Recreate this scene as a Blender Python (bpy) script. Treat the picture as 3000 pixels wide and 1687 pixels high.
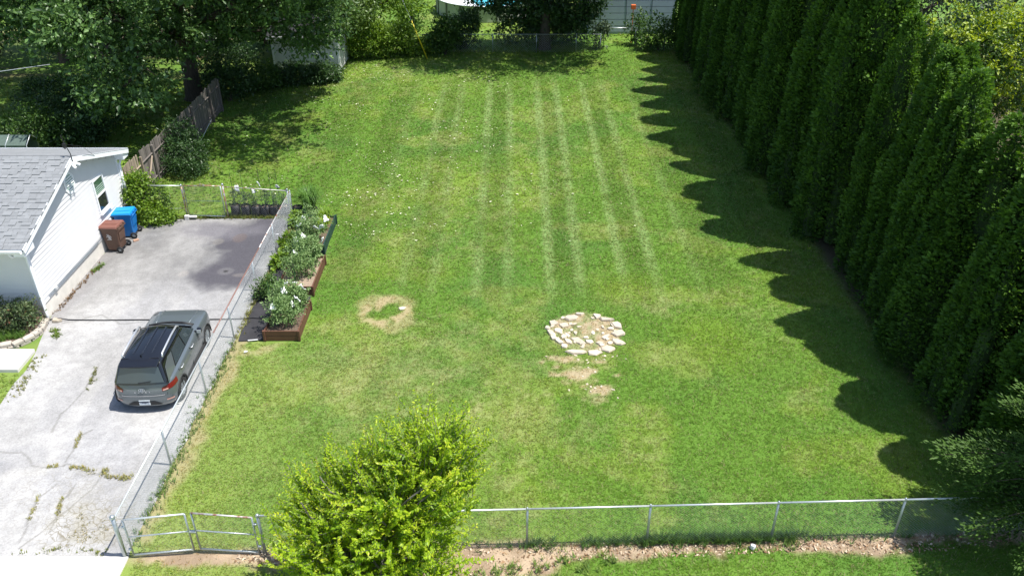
import bpy, math, random
import numpy as np
from mathutils import Vector, Matrix

# ------------------------------------------------------------------ camera, sky, sun, exposure
for o in list(bpy.data.objects):
    bpy.data.objects.remove(o)
SC = bpy.context.scene
COL = SC.collection
H_CAM, PITCH = 15.0, 31.3
cam = bpy.data.cameras.new('camera')
cam.sensor_width = 36.0
cam.lens = 2113.0 / 2576.0 * 36.0
cam.clip_start, cam.clip_end = 0.1, 3000.0
cam_o = bpy.data.objects.new('camera', cam)
COL.objects.link(cam_o)
cam_o.location = (0, 0, H_CAM)
cam_o.rotation_euler = (math.radians(90 - PITCH), 0, 0)
SC.camera = cam_o

TO_SUN = Vector((0.43, -0.06, 1.0)).normalized()
W = bpy.data.worlds.new('World')
SC.world = W
W.use_nodes = True
wn = W.node_tree.nodes
wl = W.node_tree.links
wn.clear()
sky = wn.new('ShaderNodeTexSky')
sky.sky_type = 'NISHITA'
sky.sun_disc = False
sky.sun_elevation = math.asin(TO_SUN.z)
sky.sun_rotation = math.atan2(TO_SUN.x, TO_SUN.y)
bgn = wn.new('ShaderNodeBackground')
bgn.inputs['Strength'].default_value = 0.13
wo = wn.new('ShaderNodeOutputWorld')
wl.new(sky.outputs[0], bgn.inputs['Color'])
wl.new(bgn.outputs[0], wo.inputs['Surface'])
sun = bpy.data.lights.new('sun', 'SUN')
sun.energy = 5.0
sun.angle = math.radians(0.53)
sun.color = (1.0, 0.96, 0.89)
sun_o = bpy.data.objects.new('sun', sun)
COL.objects.link(sun_o)
sun_o.location = (20, 10, 40)
sun_o.rotation_euler = TO_SUN.to_track_quat('Z', 'Y').to_euler()
vs = SC.view_settings
vs.view_transform = 'Standard'
vs.look = 'None'
vs.gamma = 1.0
vs.use_curve_mapping = False
vs.exposure = 0.55
SC.cycles.max_bounces = 6
SC.cycles.diffuse_bounces = 3
SC.cycles.glossy_bounces = 3
SC.cycles.transmission_bounces = 4
SC.cycles.transparent_max_bounces = 6

RNG = np.random.default_rng(7)
random.seed(7)

# ------------------------------------------------------------------ helpers
ORG = {}

def tag(o, label=None, cat=None, group=None, kind=None):
    if label: o['label'] = label
    if cat: o['category'] = cat
    if group: o['group'] = group
    if kind: o['kind'] = kind
    return o

def thing(name, loc, label, cat, group=None, rz=0.0):
    e = bpy.data.objects.new(name, None)
    COL.objects.link(e)
    e.location = loc
    e.rotation_euler = (0, 0, rz)
    e.empty_display_size = 0.2
    tag(e, label, cat, group)
    ORG[e.name] = Vector(loc)
    return e

def _link(name, me, mat, parent):
    o = bpy.data.objects.new(name, me)
    COL.objects.link(o)
    if mat is not None and len(me.materials) == 0:
        me.materials.append(mat)
    if parent is not None:
        o.parent = parent
        ORG[o.name] = ORG.get(parent.name, Vector((0, 0, 0)))
    return o

def fast_mesh(name, V, F, mat, parent=None, attrs=None, smooth=False):
    """V (n,3) array, F (m,k) int array of equal-sized polygons"""
    V = np.asarray(V, dtype=np.float32)
    F = np.asarray(F, dtype=np.int32)
    if parent is not None:
        V = V - np.array(ORG.get(parent.name, (0, 0, 0)), dtype=np.float32)
    k = F.shape[1]
    me = bpy.data.meshes.new(name)
    me.vertices.add(len(V))
    me.vertices.foreach_set('co', V.ravel())
    me.loops.add(F.size)
    me.loops.foreach_set('vertex_index', F.ravel())
    me.polygons.add(len(F))
    me.polygons.foreach_set('loop_start', np.arange(0, F.size, k, dtype=np.int32))
    me.polygons.foreach_set('loop_total', np.full(len(F), k, dtype=np.int32))
    if smooth:
        me.polygons.foreach_set('use_smooth', np.ones(len(F), dtype=bool))
    if attrs:
        for an, arr in attrs.items():
            arr = np.asarray(arr, dtype=np.float32)
            if arr.ndim == 2:
                a = me.attributes.new(an, 'FLOAT_COLOR', 'POINT')
                a.data.foreach_set('color', np.c_[arr, np.ones(len(arr), np.float32)].ravel().astype(np.float32))
            else:
                a = me.attributes.new(an, 'FLOAT', 'POINT')
                a.data.foreach_set('value', arr)
    me.update(calc_edges=True)
    return _link(name, me, mat, parent)

class MB:
    """collects boxes, tubes, lathes and prisms; build() makes ONE mesh object"""
    def __init__(s):
        s.v = []; s.f = []
    def add(s, vs_, fs_):
        n = len(s.v)
        s.v += [tuple(p) for p in vs_]
        s.f += [tuple(i + n for i in f) for f in fs_]
        return s
    def box(s, c, d, rot=None):
        hx, hy, hz = d[0] / 2, d[1] / 2, d[2] / 2
        P = [Vector((x, y, z)) for x in (-hx, hx) for y in (-hy, hy) for z in (-hz, hz)]
        if rot is not None:
            P = [rot @ p for p in P]
        c = Vector(c)
        return s.add([p + c for p in P], [(0, 1, 3, 2), (4, 6, 7, 5), (0, 4, 5, 1), (2, 3, 7, 6), (0, 2, 6, 4), (1, 5, 7, 3)])
    def hexa(s, b, t):
        """b, t: four bottom and four top corners in the same turning order"""
        return s.add(list(b) + list(t), [(3, 2, 1, 0), (4, 5, 6, 7), (0, 1, 5, 4), (1, 2, 6, 5), (2, 3, 7, 6), (3, 0, 4, 7)])
    def tube(s, pts, r, n=8, cap=True):
        pts = [Vector(p) for p in pts]
        rs = list(r) if hasattr(r, '__len__') else [r] * len(pts)
        b0 = len(s.v)
        u = None
        for i, p in enumerate(pts):
            d = (pts[min(i + 1, len(pts) - 1)] - pts[max(i - 1, 0)])
            if d.length < 1e-9: d = Vector((0, 0, 1))
            d.normalize()
            if u is None:
                a = Vector((0, 0, 1)) if abs(d.z) < 0.9 else Vector((1, 0, 0))
                u = d.cross(a).normalized()
            else:
                u = (u - d * u.dot(d)).normalized()
            w = d.cross(u)
            for k in range(n):
                t = 2 * math.pi * k / n
                s.v.append(tuple(p + (u * math.cos(t) + w * math.sin(t)) * rs[i]))
        for i in range(len(pts) - 1):
            for k in range(n):
                a = b0 + i * n + k
                b = b0 + i * n + (k + 1) % n
                s.f.append((a, b, b + n, a + n))
        if cap:
            s.f.append(tuple(b0 + k for k in reversed(range(n))))
            s.f.append(tuple(b0 + (len(pts) - 1) * n + k for k in range(n)))
        return s
    def lathe(s, c, prof, n=24, axis='z'):
        """prof: list of (radius, height along axis)"""
        b0 = len(s.v)
        c = Vector(c)
        for r, h in prof:
            for k in range(n):
                t = 2 * math.pi * k / n
                x, y = r * math.cos(t), r * math.sin(t)
                p = Vector((x, y, h)) if axis == 'z' else (Vector((h, x, y)) if axis == 'x' else Vector((x, h, y)))
                s.v.append(tuple(c + p))
        for i in range(len(prof) - 1):
            for k in range(n):
                a = b0 + i * n + k
                b = b0 + i * n + (k + 1) % n
                s.f.append((a, b, b + n, a + n))
        return s
    def prism(s, poly, thick, frame):
        """poly: 2D points; frame: (origin, u, v); extruded by thick along u x v"""
        o, u, v = (Vector(q) for q in frame)
        nrm = u.cross(v).normalized() * thick
        n = len(poly)
        P = [o + u * a + v * b for a, b in poly]
        return s.add(P + [p + nrm for p in P], [tuple(reversed(range(n))), tuple(range(n, 2 * n))] +
                     [(i, (i + 1) % n, n + (i + 1) % n, n + i) for i in range(n)])
    def build(s, name, mat, parent=None, bevel=0.0, smooth=False, seg=2, attrs=None, autosmooth=None):
        me = bpy.data.meshes.new(name)
        off = ORG.get(parent.name, Vector((0, 0, 0))) if parent is not None else Vector((0, 0, 0))
        me.from_pydata([(x - off.x, y - off.y, z - off.z) for x, y, z in s.v], [], s.f)
        me.update()
        if smooth:
            me.polygons.foreach_set('use_smooth', np.ones(len(me.polygons), dtype=bool))
        o = _link(name, me, mat, parent)
        if bevel > 0:
            m = o.modifiers.new('bevel', 'BEVEL')
            m.width = bevel
            m.segments = seg
            m.limit_method = 'ANGLE'
            m.angle_limit = math.radians(35)
        return o

def copy_tree(o, parent=None):
    c = o.copy()
    COL.objects.link(c)
    c.parent = parent
    ORG[c.name] = Vector((0, 0, 0))
    for ch in list(o.children):
        copy_tree(ch, c)
    return c

# value noise on numpy arrays
_TAB = np.random.default_rng(3).random((256, 256))
def vnoise(x, y, sc, seed=0):
    x = np.asarray(x) / sc + seed * 17.31; y = np.asarray(y) / sc + seed * 7.77
    xi = np.floor(x).astype(int); yi = np.floor(y).astype(int)
    fx = x - xi; fy = y - yi
    fx = fx * fx * (3 - 2 * fx); fy = fy * fy * (3 - 2 * fy)
    g = lambda a, b: _TAB[a & 255, b & 255]
    return (g(xi, yi) * (1 - fx) + g(xi + 1, yi) * fx) * (1 - fy) + (g(xi, yi + 1) * (1 - fx) + g(xi + 1, yi + 1) * fx) * fy
def fbm(x, y, sc, seed=0, oct=4):
    t = 0; a = 0.5; n = 0
    for i in range(oct):
        t = t + a * vnoise(x, y, sc / 2 ** i, seed + i * 3); n += a; a *= 0.5
    return t / n
def sstep(a, b, x):
    t = np.clip((x - a) / (b - a), 0, 1)
    return t * t * (3 - 2 * t)
def mixc(c, d, f):
    f = np.asarray(f)[..., None]
    return c * (1 - f) + np.asarray(d) * f
def segdist(x, y, pts):
    best = np.full(np.shape(x), 1e9)
    for (ax, ay), (bx, by) in zip(pts[:-1], pts[1:]):
        dx, dy = bx - ax, by - ay
        t = np.clip(((x - ax) * dx + (y - ay) * dy) / (dx * dx + dy * dy + 1e-12), 0, 1)
        best = np.minimum(best, np.hypot(x - ax - t * dx, y - ay - t * dy))
    return best

# ------------------------------------------------------------------ materials
def mat(name, col, rough=0.6, metal=0.0, var=0.12, scale=6.0, bump=0.0, bscale=60.0, coat=0.0, island=0.0, spec=0.5, stretch=None):
    m = bpy.data.materials.new(name)
    m.use_nodes = True
    n, l = m.node_tree.nodes, m.node_tree.links
    p = n['Principled BSDF']
    p.inputs['Roughness'].default_value = rough
    p.inputs['Metallic'].default_value = metal
    p.inputs['Coat Weight'].default_value = coat
    p.inputs['Specular IOR Level'].default_value = spec
    tc = n.new('ShaderNodeTexCoord')
    src = tc.outputs['Object']
    if stretch:
        mp = n.new('ShaderNodeMapping')
        mp.inputs['Scale'].default_value = stretch
        l.new(src, mp.inputs['Vector'])
        src = mp.outputs[0]
    nz = n.new('ShaderNodeTexNoise')
    nz.inputs['Scale'].default_value = scale
    nz.inputs['Detail'].default_value = 5
    l.new(src, nz.inputs['Vector'])
    fac = nz.outputs['Fac']
    if island > 0:
        ge = n.new('ShaderNodeNewGeometry')
        oi = n.new('ShaderNodeObjectInfo')
        ad = n.new('ShaderNodeMath'); ad.operation = 'ADD'
        l.new(ge.outputs['Random Per Island'], ad.inputs[0]); l.new(oi.outputs['Random'], ad.inputs[1])
        fr = n.new('ShaderNodeMath'); fr.operation = 'FRACT'
        l.new(ad.outputs[0], fr.inputs[0])
        mx0 = n.new('ShaderNodeMix'); mx0.data_type = 'FLOAT'
        mx0.inputs[0].default_value = island
        l.new(fac, mx0.inputs[2]); l.new(fr.outputs[0], mx0.inputs[3])
        fac = mx0.outputs[0]
    mr = n.new('ShaderNodeMapRange')
    mr.inputs[1].default_value = 0.25; mr.inputs[2].default_value = 0.75
    if island > 0:
        mr.inputs[1].default_value = 0.05; mr.inputs[2].default_value = 0.95
    l.new(fac, mr.inputs[0])
    mx = n.new('ShaderNodeMix'); mx.data_type = 'RGBA'
    c = np.array(col[:3])
    mx.inputs[6].default_value = (*np.clip(c * (1 - var), 0, 1), 1)
    mx.inputs[7].default_value = (*np.clip(c * (1 + var), 0, 1), 1)
    l.new(mr.outputs[0], mx.inputs[0])
    l.new(mx.outputs[2], p.inputs['Base Color'])
    if bump > 0:
        nb = n.new('ShaderNodeTexNoise')
        nb.inputs['Scale'].default_value = bscale
        nb.inputs['Detail'].default_value = 4
        l.new(src, nb.inputs['Vector'])
        bm = n.new('ShaderNodeBump')
        bm.inputs['Strength'].default_value = bump
        bm.inputs['Distance'].default_value = 0.02
        l.new(nb.outputs['Fac'], bm.inputs['Height'])
        l.new(bm.outputs[0], p.inputs['Normal'])
    return m

def rust_mat(name, base, rust, amount, scale=5.0):
    m = mat(name, base, rough=0.45, metal=0.6, var=0.1, scale=20)
    n, l = m.node_tree.nodes, m.node_tree.links
    p = n['Principled BSDF']
    old = p.inputs['Base Color'].links[0].from_socket
    tc = n.new('ShaderNodeTexCoord')
    nz = n.new('ShaderNodeTexNoise'); nz.inputs['Scale'].default_value = scale; nz.inputs['Detail'].default_value = 6
    l.new(tc.outputs['Object'], nz.inputs['Vector'])
    mr = n.new('ShaderNodeMapRange')
    mr.inputs[1].default_value = 0.62 - amount * 0.5; mr.inputs[2].default_value = 0.74 - amount * 0.5
    l.new(nz.outputs['Fac'], mr.inputs[0])
    mx = n.new('ShaderNodeMix'); mx.data_type = 'RGBA'
    l.new(mr.outputs[0], mx.inputs[0]); l.new(old, mx.inputs[6]); mx.inputs[7].default_value = (*rust, 1)
    l.new(mx.outputs[2], p.inputs['Base Color'])
    inv = n.new('ShaderNodeMath'); inv.operation = 'MULTIPLY_ADD'
    inv.inputs[1].default_value = -0.6; inv.inputs[2].default_value = 0.6
    l.new(mr.outputs[0], inv.inputs[0]); l.new(inv.outputs[0], p.inputs['Metallic'])
    return m

def leaf_mat(name, dark, light, trans=0.3, rough=0.45, spec=0.4, tip=None):
    """colour runs dark..light over the per-leaf attribute v"""
    m = bpy.data.materials.new(name)
    m.use_nodes = True
    n, l = m.node_tree.nodes, m.node_tree.links
    p = n['Principled BSDF']
    out = n['Material Output']
    at = n.new('ShaderNodeAttribute'); at.attribute_name = 'v'
    rp = n.new('ShaderNodeValToRGB')
    e = rp.color_ramp.elements
    e[0].position = 0.0; e[0].color = (*dark, 1)
    e[1].position = 0.85 if tip else 1.0; e[1].color = (*light, 1)
    if tip:
        q = e.new(1.0); q.color = (*tip, 1)
    l.new(at.outputs['Fac'], rp.inputs[0])
    l.new(rp.outputs[0], p.inputs['Base Color'])
    p.inputs['Roughness'].default_value = rough
    p.inputs['Specular IOR Level'].default_value = spec
    tr = n.new('ShaderNodeBsdfTranslucent')
    hs = n.new('ShaderNodeHueSaturation')
    hs.inputs['Hue'].default_value = 0.492; hs.inputs['Saturation'].default_value = 1.1; hs.inputs['Value'].default_value = 1.25
    l.new(rp.outputs[0], hs.inputs['Color']); l.new(hs.outputs[0], tr.inputs['Color'])
    ms = n.new('ShaderNodeMixShader'); ms.inputs[0].default_value = trans
    l.new(p.outputs[0], ms.inputs[1]); l.new(tr.outputs[0], ms.inputs[2])
    l.new(ms.outputs[0], out.inputs['Surface'])
    return m

def attr_mat(name, rough=0.9, trans=0.0, bump=0.0, bscale=40, noise=0.25, nscale=25, mult=1.0, cracks=False):
    """colour comes from the attribute col, broken up by fine noise"""
    m = bpy.data.materials.new(name)
    m.use_nodes = True
    n, l = m.node_tree.nodes, m.node_tree.links
    p = n['Principled BSDF']; out = n['Material Output']
    p.inputs['Roughness'].default_value = rough
    p.inputs['Specular IOR Level'].default_value = 0.25
    at = n.new('ShaderNodeAttribute'); at.attribute_name = 'col'
    ge = n.new('ShaderNodeNewGeometry')
    nz = n.new('ShaderNodeTexNoise'); nz.inputs['Scale'].default_value = nscale; nz.inputs['Detail'].default_value = 6; nz.inputs['Roughness'].default_value = 0.7
    l.new(ge.outputs['Position'], nz.inputs['Vector'])
    mr = n.new('ShaderNodeMapRange')
    mr.inputs[1].default_value = 0.2; mr.inputs[2].default_value = 0.8
    mr.inputs[3].default_value = mult * (1 - noise); mr.inputs[4].default_value = mult * (1 + noise)
    l.new(nz.outputs['Fac'], mr.inputs[0])
    mu = n.new('ShaderNodeVectorMath'); mu.operation = 'MULTIPLY'
    l.new(at.outputs['Color'], mu.inputs[0]); l.new(mr.outputs[0], mu.inputs[1])
    csrc = mu.outputs[0]
    if cracks:
        am = n.new('ShaderNodeAttribute'); am.attribute_name = 'crack'
        n2 = n.new('ShaderNodeTexNoise'); n2.inputs['Scale'].default_value = 3.0; n2.inputs['Detail'].default_value = 3
        l.new(ge.outputs['Position'], n2.inputs['Vector'])
        av = n.new('ShaderNodeVectorMath'); av.operation = 'MULTIPLY_ADD'
        av.inputs[1].default_value = (0.35, 0.35, 0.0)
        l.new(n2.outputs['Color'], av.inputs[0]); l.new(ge.outputs['Position'], av.inputs[2])
        vo = n.new('ShaderNodeTexVoronoi'); vo.feature = 'DISTANCE_TO_EDGE'; vo.inputs['Scale'].default_value = 6.0
        l.new(av.outputs[0], vo.inputs['Vector'])
        cr = n.new('ShaderNodeMapRange'); cr.inputs[1].default_value = 0.0; cr.inputs[2].default_value = 0.07; cr.inputs[3].default_value = 1.0; cr.inputs[4].default_value = 0.0
        l.new(vo.outputs['Distance'], cr.inputs[0])
        mm = n.new('ShaderNodeMath'); mm.operation = 'MULTIPLY'
        l.new(cr.outputs[0], mm.inputs[0]); l.new(am.outputs['Fac'], mm.inputs[1])
        mx = n.new('ShaderNodeMix'); mx.data_type = 'RGBA'
        mx.inputs[7].default_value = (0.20, 0.18, 0.13, 1)
        l.new(mm.outputs[0], mx.inputs[0]); l.new(csrc, mx.inputs[6])
        csrc = mx.outputs[2]
    l.new(csrc, p.inputs['Base Color'])
    if bump > 0:
        nb = n.new('ShaderNodeTexNoise'); nb.inputs['Scale'].default_value = bscale; nb.inputs['Detail'].default_value = 5
        l.new(ge.outputs['Position'], nb.inputs['Vector'])
        b = n.new('ShaderNodeBump'); b.inputs['Strength'].default_value = bump; b.inputs['Distance'].default_value = 0.03
        l.new(nb.outputs['Fac'], b.inputs['Height']); l.new(b.outputs[0], p.inputs['Normal'])
    if trans > 0:
        tr = n.new('ShaderNodeBsdfTranslucent'); l.new(csrc, tr.inputs['Color'])
        ms = n.new('ShaderNodeMixShader'); ms.inputs[0].default_value = trans
        l.new(p.outputs[0], ms.inputs[1]); l.new(tr.outputs[0], ms.inputs[2]); l.new(ms.outputs[0], out.inputs['Surface'])
    return m

def glass_mat(name, col, rough=0.03, spec=0.8):
    m = mat(name, col, rough=rough, var=0.05, scale=2)
    m.node_tree.nodes['Principled BSDF'].inputs['Specular IOR Level'].default_value = spec
    return m

M = {
    'galv': mat('galvanised steel', (0.42, 0.46, 0.48), 0.4, 0.75, 0.15, 14),
    'galv_light': mat('bright galvanised rail', (0.66, 0.69, 0.70), 0.38, 0.55, 0.1, 12),
    'wire': mat('galvanised wire', (0.50, 0.54, 0.54), 0.4, 0.5, 0.1, 12),
    'wire_green': mat('dulled green wire', (0.16, 0.27, 0.20), 0.5, 0.2, 0.1, 12),
    'rust_rail': rust_mat('rusted rail', (0.62, 0.60, 0.58), (0.24, 0.11, 0.075), 0.28, 4),
    'rust_full': rust_mat('rust red rail', (0.5, 0.42, 0.38), (0.22, 0.115, 0.095), 0.75, 6),
    'rust_post': rust_mat('rust streaked post', (0.50, 0.50, 0.48), (0.33, 0.19, 0.10), 0.45, 7),
    'siding': mat('white vinyl siding', (0.68, 0.68, 0.68), 0.5, 0, 0.03, 3),
    'trim': mat('white trim', (0.82, 0.84, 0.86), 0.45, 0, 0.03, 5),
    'found': mat('painted foundation', (0.66, 0.63, 0.57), 0.85, 0, 0.12, 4, 0.3, 40),
    'shingle': mat('grey asphalt shingle', (0.225, 0.235, 0.245), 0.92, 0, 0.15, 40, 0.4, 150, island=0.6),
    'deck': mat('dark roof deck', (0.10, 0.10, 0.10), 0.9),
    'soffit': mat('soffit', (0.70, 0.72, 0.75), 0.6, 0, 0.03),
    'concrete': mat('pale concrete', (0.62, 0.60, 0.57), 0.85, 0, 0.06, 3, 0.2, 80),
    'block': mat('retaining block', (0.47, 0.42, 0.36), 0.9, 0, 0.2, 9, 0.5, 40, island=0.5),
    'stone': mat('limestone', (0.53, 0.46, 0.36), 0.9, 0, 0.32, 8, 0.5, 30, island=0.4),
    'wood': mat('weathered board', (0.155, 0.135, 0.12), 0.9, 0, 0.4, 9, 0.4, 30, island=0.5, stretch=(6, 6, 0.6)),
    'wood_tan': mat('weathered tan board', (0.30, 0.24, 0.18), 0.9, 0, 0.3, 9, 0.4, 30, island=0.5, stretch=(6, 6, 0.6)),
    'bark': mat('bark', (0.085, 0.068, 0.052), 0.95, 0, 0.4, 7, 0.8, 14, stretch=(3, 3, 0.6)),
    'bark_grey': mat('grey bark', (0.16, 0.145, 0.13), 0.95, 0, 0.3, 7, 0.7, 14, stretch=(3, 3, 0.6)),
    'blue_bin': mat('blue plastic', (0.008, 0.17, 0.50), 0.42, 0, 0.06, 5),
    'blue_lid': mat('light blue plastic', (0.01, 0.27, 0.62), 0.38, 0, 0.05, 5),
    'brown_bin': mat('brown plastic', (0.115, 0.062, 0.042), 0.55, 0, 0.12, 6),
    'brown_lid': mat('faded brown plastic lid', (0.20, 0.085, 0.065), 0.5, 0, 0.1, 6),
    'black': mat('black plastic', (0.014, 0.014, 0.015), 0.5, 0, 0.1, 8),
    'rubber': mat('rubber', (0.02, 0.02, 0.021), 0.8, 0, 0.1, 8),
    'white_print': mat('white print', (0.75, 0.75, 0.75), 0.6, 0, 0.02),
    'paint': mat('grey car paint', (0.125, 0.148, 0.162), 0.30, 0.35, 0.03, 2, coat=0.8),
    'paint_black': mat('black car paint', (0.008, 0.008, 0.010), 0.16, 0.0, 0.05, 2, coat=0.9),
    'cladding': mat('dark cladding', (0.025, 0.025, 0.026), 0.7),
    'car_glass': glass_mat('car glass', (0.040, 0.055, 0.062), 0.02, 1.0),  # base colour lightened to stand in for sky reflection
    'silver': mat('satin silver', (0.72, 0.73, 0.75), 0.3, 0.7, 0.03),
    'red_lamp': mat('red lamp', (0.15, 0.005, 0.008), 0.15, 0, 0.25, 30, coat=0.8),
    'pink_lamp': mat('pale lamp', (0.50, 0.28, 0.24), 0.2, 0, 0.1, 20, coat=0.5),
    'clear_lamp': mat('clear lamp', (0.6, 0.62, 0.65), 0.15, 0.2, 0.1, 20, coat=0.8),
    'plate': mat('white licence plate', (0.66, 0.71, 0.74), 0.4, 0, 0.04, 20),
    'ink': mat('dark blue ink', (0.09, 0.12, 0.19), 0.5),
    'window': glass_mat('window glass', (0.02, 0.022, 0.026), 0.05, 0.6),
    'window_reflection': glass_mat('upper pane reflection', (0.045, 0.10, 0.065), 0.05, 0.6),  # greenish reflection painted into the glass colour
    'blind': mat('window blind', (0.35, 0.48, 0.40), 0.6),
    'cream': mat('cream shutter', (0.62, 0.55, 0.36), 0.6),
    'fabric': mat('black landscape fabric', (0.030, 0.029, 0.033), 0.75, 0, 0.25, 3, 0.5, 25),
    'bed_brown': mat('brown composite board', (0.125, 0.055, 0.035), 0.6, 0, 0.12, 6),
    'bed_green': mat('dark green composite board', (0.016, 0.048, 0.042), 0.55, 0, 0.12, 6),
    'soil': mat('bed soil', (0.12, 0.085, 0.06), 0.95, 0, 0.4, 18, 0.9, 30),
    'soil_pale': mat('dry pale soil', (0.30, 0.23, 0.17), 0.95, 0, 0.3, 18, 0.9, 30),
    'bag_white': mat('white mesh bag', (0.72, 0.75, 0.73), 0.7, 0, 0.06, 20),
    'grow_bag': mat('black fabric grow bag', (0.040, 0.040, 0.043), 0.7, 0, 0.3, 12, 0.6, 30),
    'stake': mat('green garden stake', (0.02, 0.075, 0.03), 0.5),
    'hose': mat('black hose', (0.015, 0.015, 0.016), 0.5),
    'pool_wall': mat('pale pool wall', (0.40, 0.45, 0.38), 0.5, 0, 0.08, 4),
    'pool_post': mat('pool upright', (0.13, 0.15, 0.13), 0.5),
    'pool_rim': mat('white pool rim', (0.75, 0.77, 0.78), 0.4, 0, 0.03),
    'pool_blue': mat('blue pool wall', (0.06, 0.16, 0.30), 0.4, 0, 0.05),
    'blue_siding': mat('blue grey siding', (0.36, 0.43, 0.52), 0.55, 0, 0.06, 2),
    'dark_line': mat('dark wall line', (0.10, 0.12, 0.15), 0.7),
    'dark_roof': mat('dark shed roof', (0.03, 0.032, 0.036), 0.9, 0, 0.3, 12, island=0.5),
    'yellow': mat('yellow plastic', (0.72, 0.58, 0.02), 0.45, 0, 0.04),
    'orange': mat('orange plastic', (0.75, 0.16, 0.04), 0.5),
    'pole': mat('utility pole', (0.22, 0.17, 0.13), 0.9, 0, 0.3, 5),
    'net': mat('green garden net', (0.09, 0.13, 0.11), 0.8, 0, 0.15, 10),
    'litter': mat('white litter', (0.7, 0.71, 0.72), 0.7, 0, 0.05),
    'petal': mat('pale petals', (0.56, 0.56, 0.40), 0.8, 0, 0.3, 1, island=0.9),
    'twig': mat('grey twig', (0.26, 0.21, 0.16), 0.9, 0, 0.3, 5),
    'cone_pink': mat('red brick', (0.42, 0.26, 0.18), 0.9, 0, 0.15, 8),
}
# water with real colour
mw = mat('pool water', (0.03, 0.42, 0.50), 0.08, 0, 0.2, 2.5)
M['water'] = mw

L = {
    'oak': leaf_mat('oak leaf', (0.022, 0.062, 0.014), (0.175, 0.31, 0.085), 0.3, 0.4, 0.5),
    'oak_light': leaf_mat('light oak leaf', (0.05, 0.10, 0.02), (0.14, 0.22, 0.05), 0.3, 0.4, 0.5),
    'dark': leaf_mat('dark shrub leaf', (0.016, 0.048, 0.012), (0.085, 0.16, 0.045), 0.25, 0.4),
    'mid': leaf_mat('mid green leaf', (0.03, 0.075, 0.014), (0.10, 0.19, 0.035), 0.3, 0.45),
    'bright': leaf_mat('bright green leaf', (0.065, 0.145, 0.012), (0.25, 0.38, 0.045), 0.35, 0.45),
    'lime': leaf_mat('yellow green leaf', (0.12, 0.25, 0.012), (0.41, 0.56, 0.025), 0.45, 0.42, tip=(0.55, 0.60, 0.05)),
    'yellow': leaf_mat('golden leaf', (0.13, 0.22, 0.02), (0.44, 0.53, 0.035), 0.35, 0.45),
    'arbor': leaf_mat('arborvitae spray', (0.028, 0.078, 0.014), (0.13, 0.25, 0.032), 0.28, 0.6, 0.25),
    'cedar': leaf_mat('juniper spray', (0.024, 0.064, 0.012), (0.09, 0.175, 0.026), 0.2, 0.6, 0.25),
    'tomato': leaf_mat('vegetable leaf', (0.08, 0.17, 0.04), (0.32, 0.45, 0.18), 0.38, 0.5),
    'rose': leaf_mat('rose bush leaf', (0.03, 0.06, 0.02), (0.13, 0.18, 0.07), 0.25, 0.45, tip=(0.26, 0.12, 0.07)),
    'greygreen': leaf_mat('grey green leaf', (0.035, 0.065, 0.03), (0.12, 0.17, 0.085), 0.25, 0.5),
    'grassy': leaf_mat('long grass blade', (0.04, 0.11, 0.015), (0.16, 0.30, 0.06), 0.3, 0.5),
}

# ------------------------------------------------------------------ ground: colour fields of the lawn
STRIPES = [(-5.3, .35), (-3.83, .6), (-2.78, .6), (-1.24, .9), (-0.13, .75), (1.38, 1.0), (2.42, .9), (3.93, 1.0), (5.05, .85), (6.5, .4)]
FENCE_Y = lambda x: 13.03 + (np.asarray(x) + 8.6) * 0.0335      # line of the front fence
HEDGE_X = lambda y: 11.85 - 0.028 * (np.asarray(y) - 17)          # front of the hedge

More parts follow.
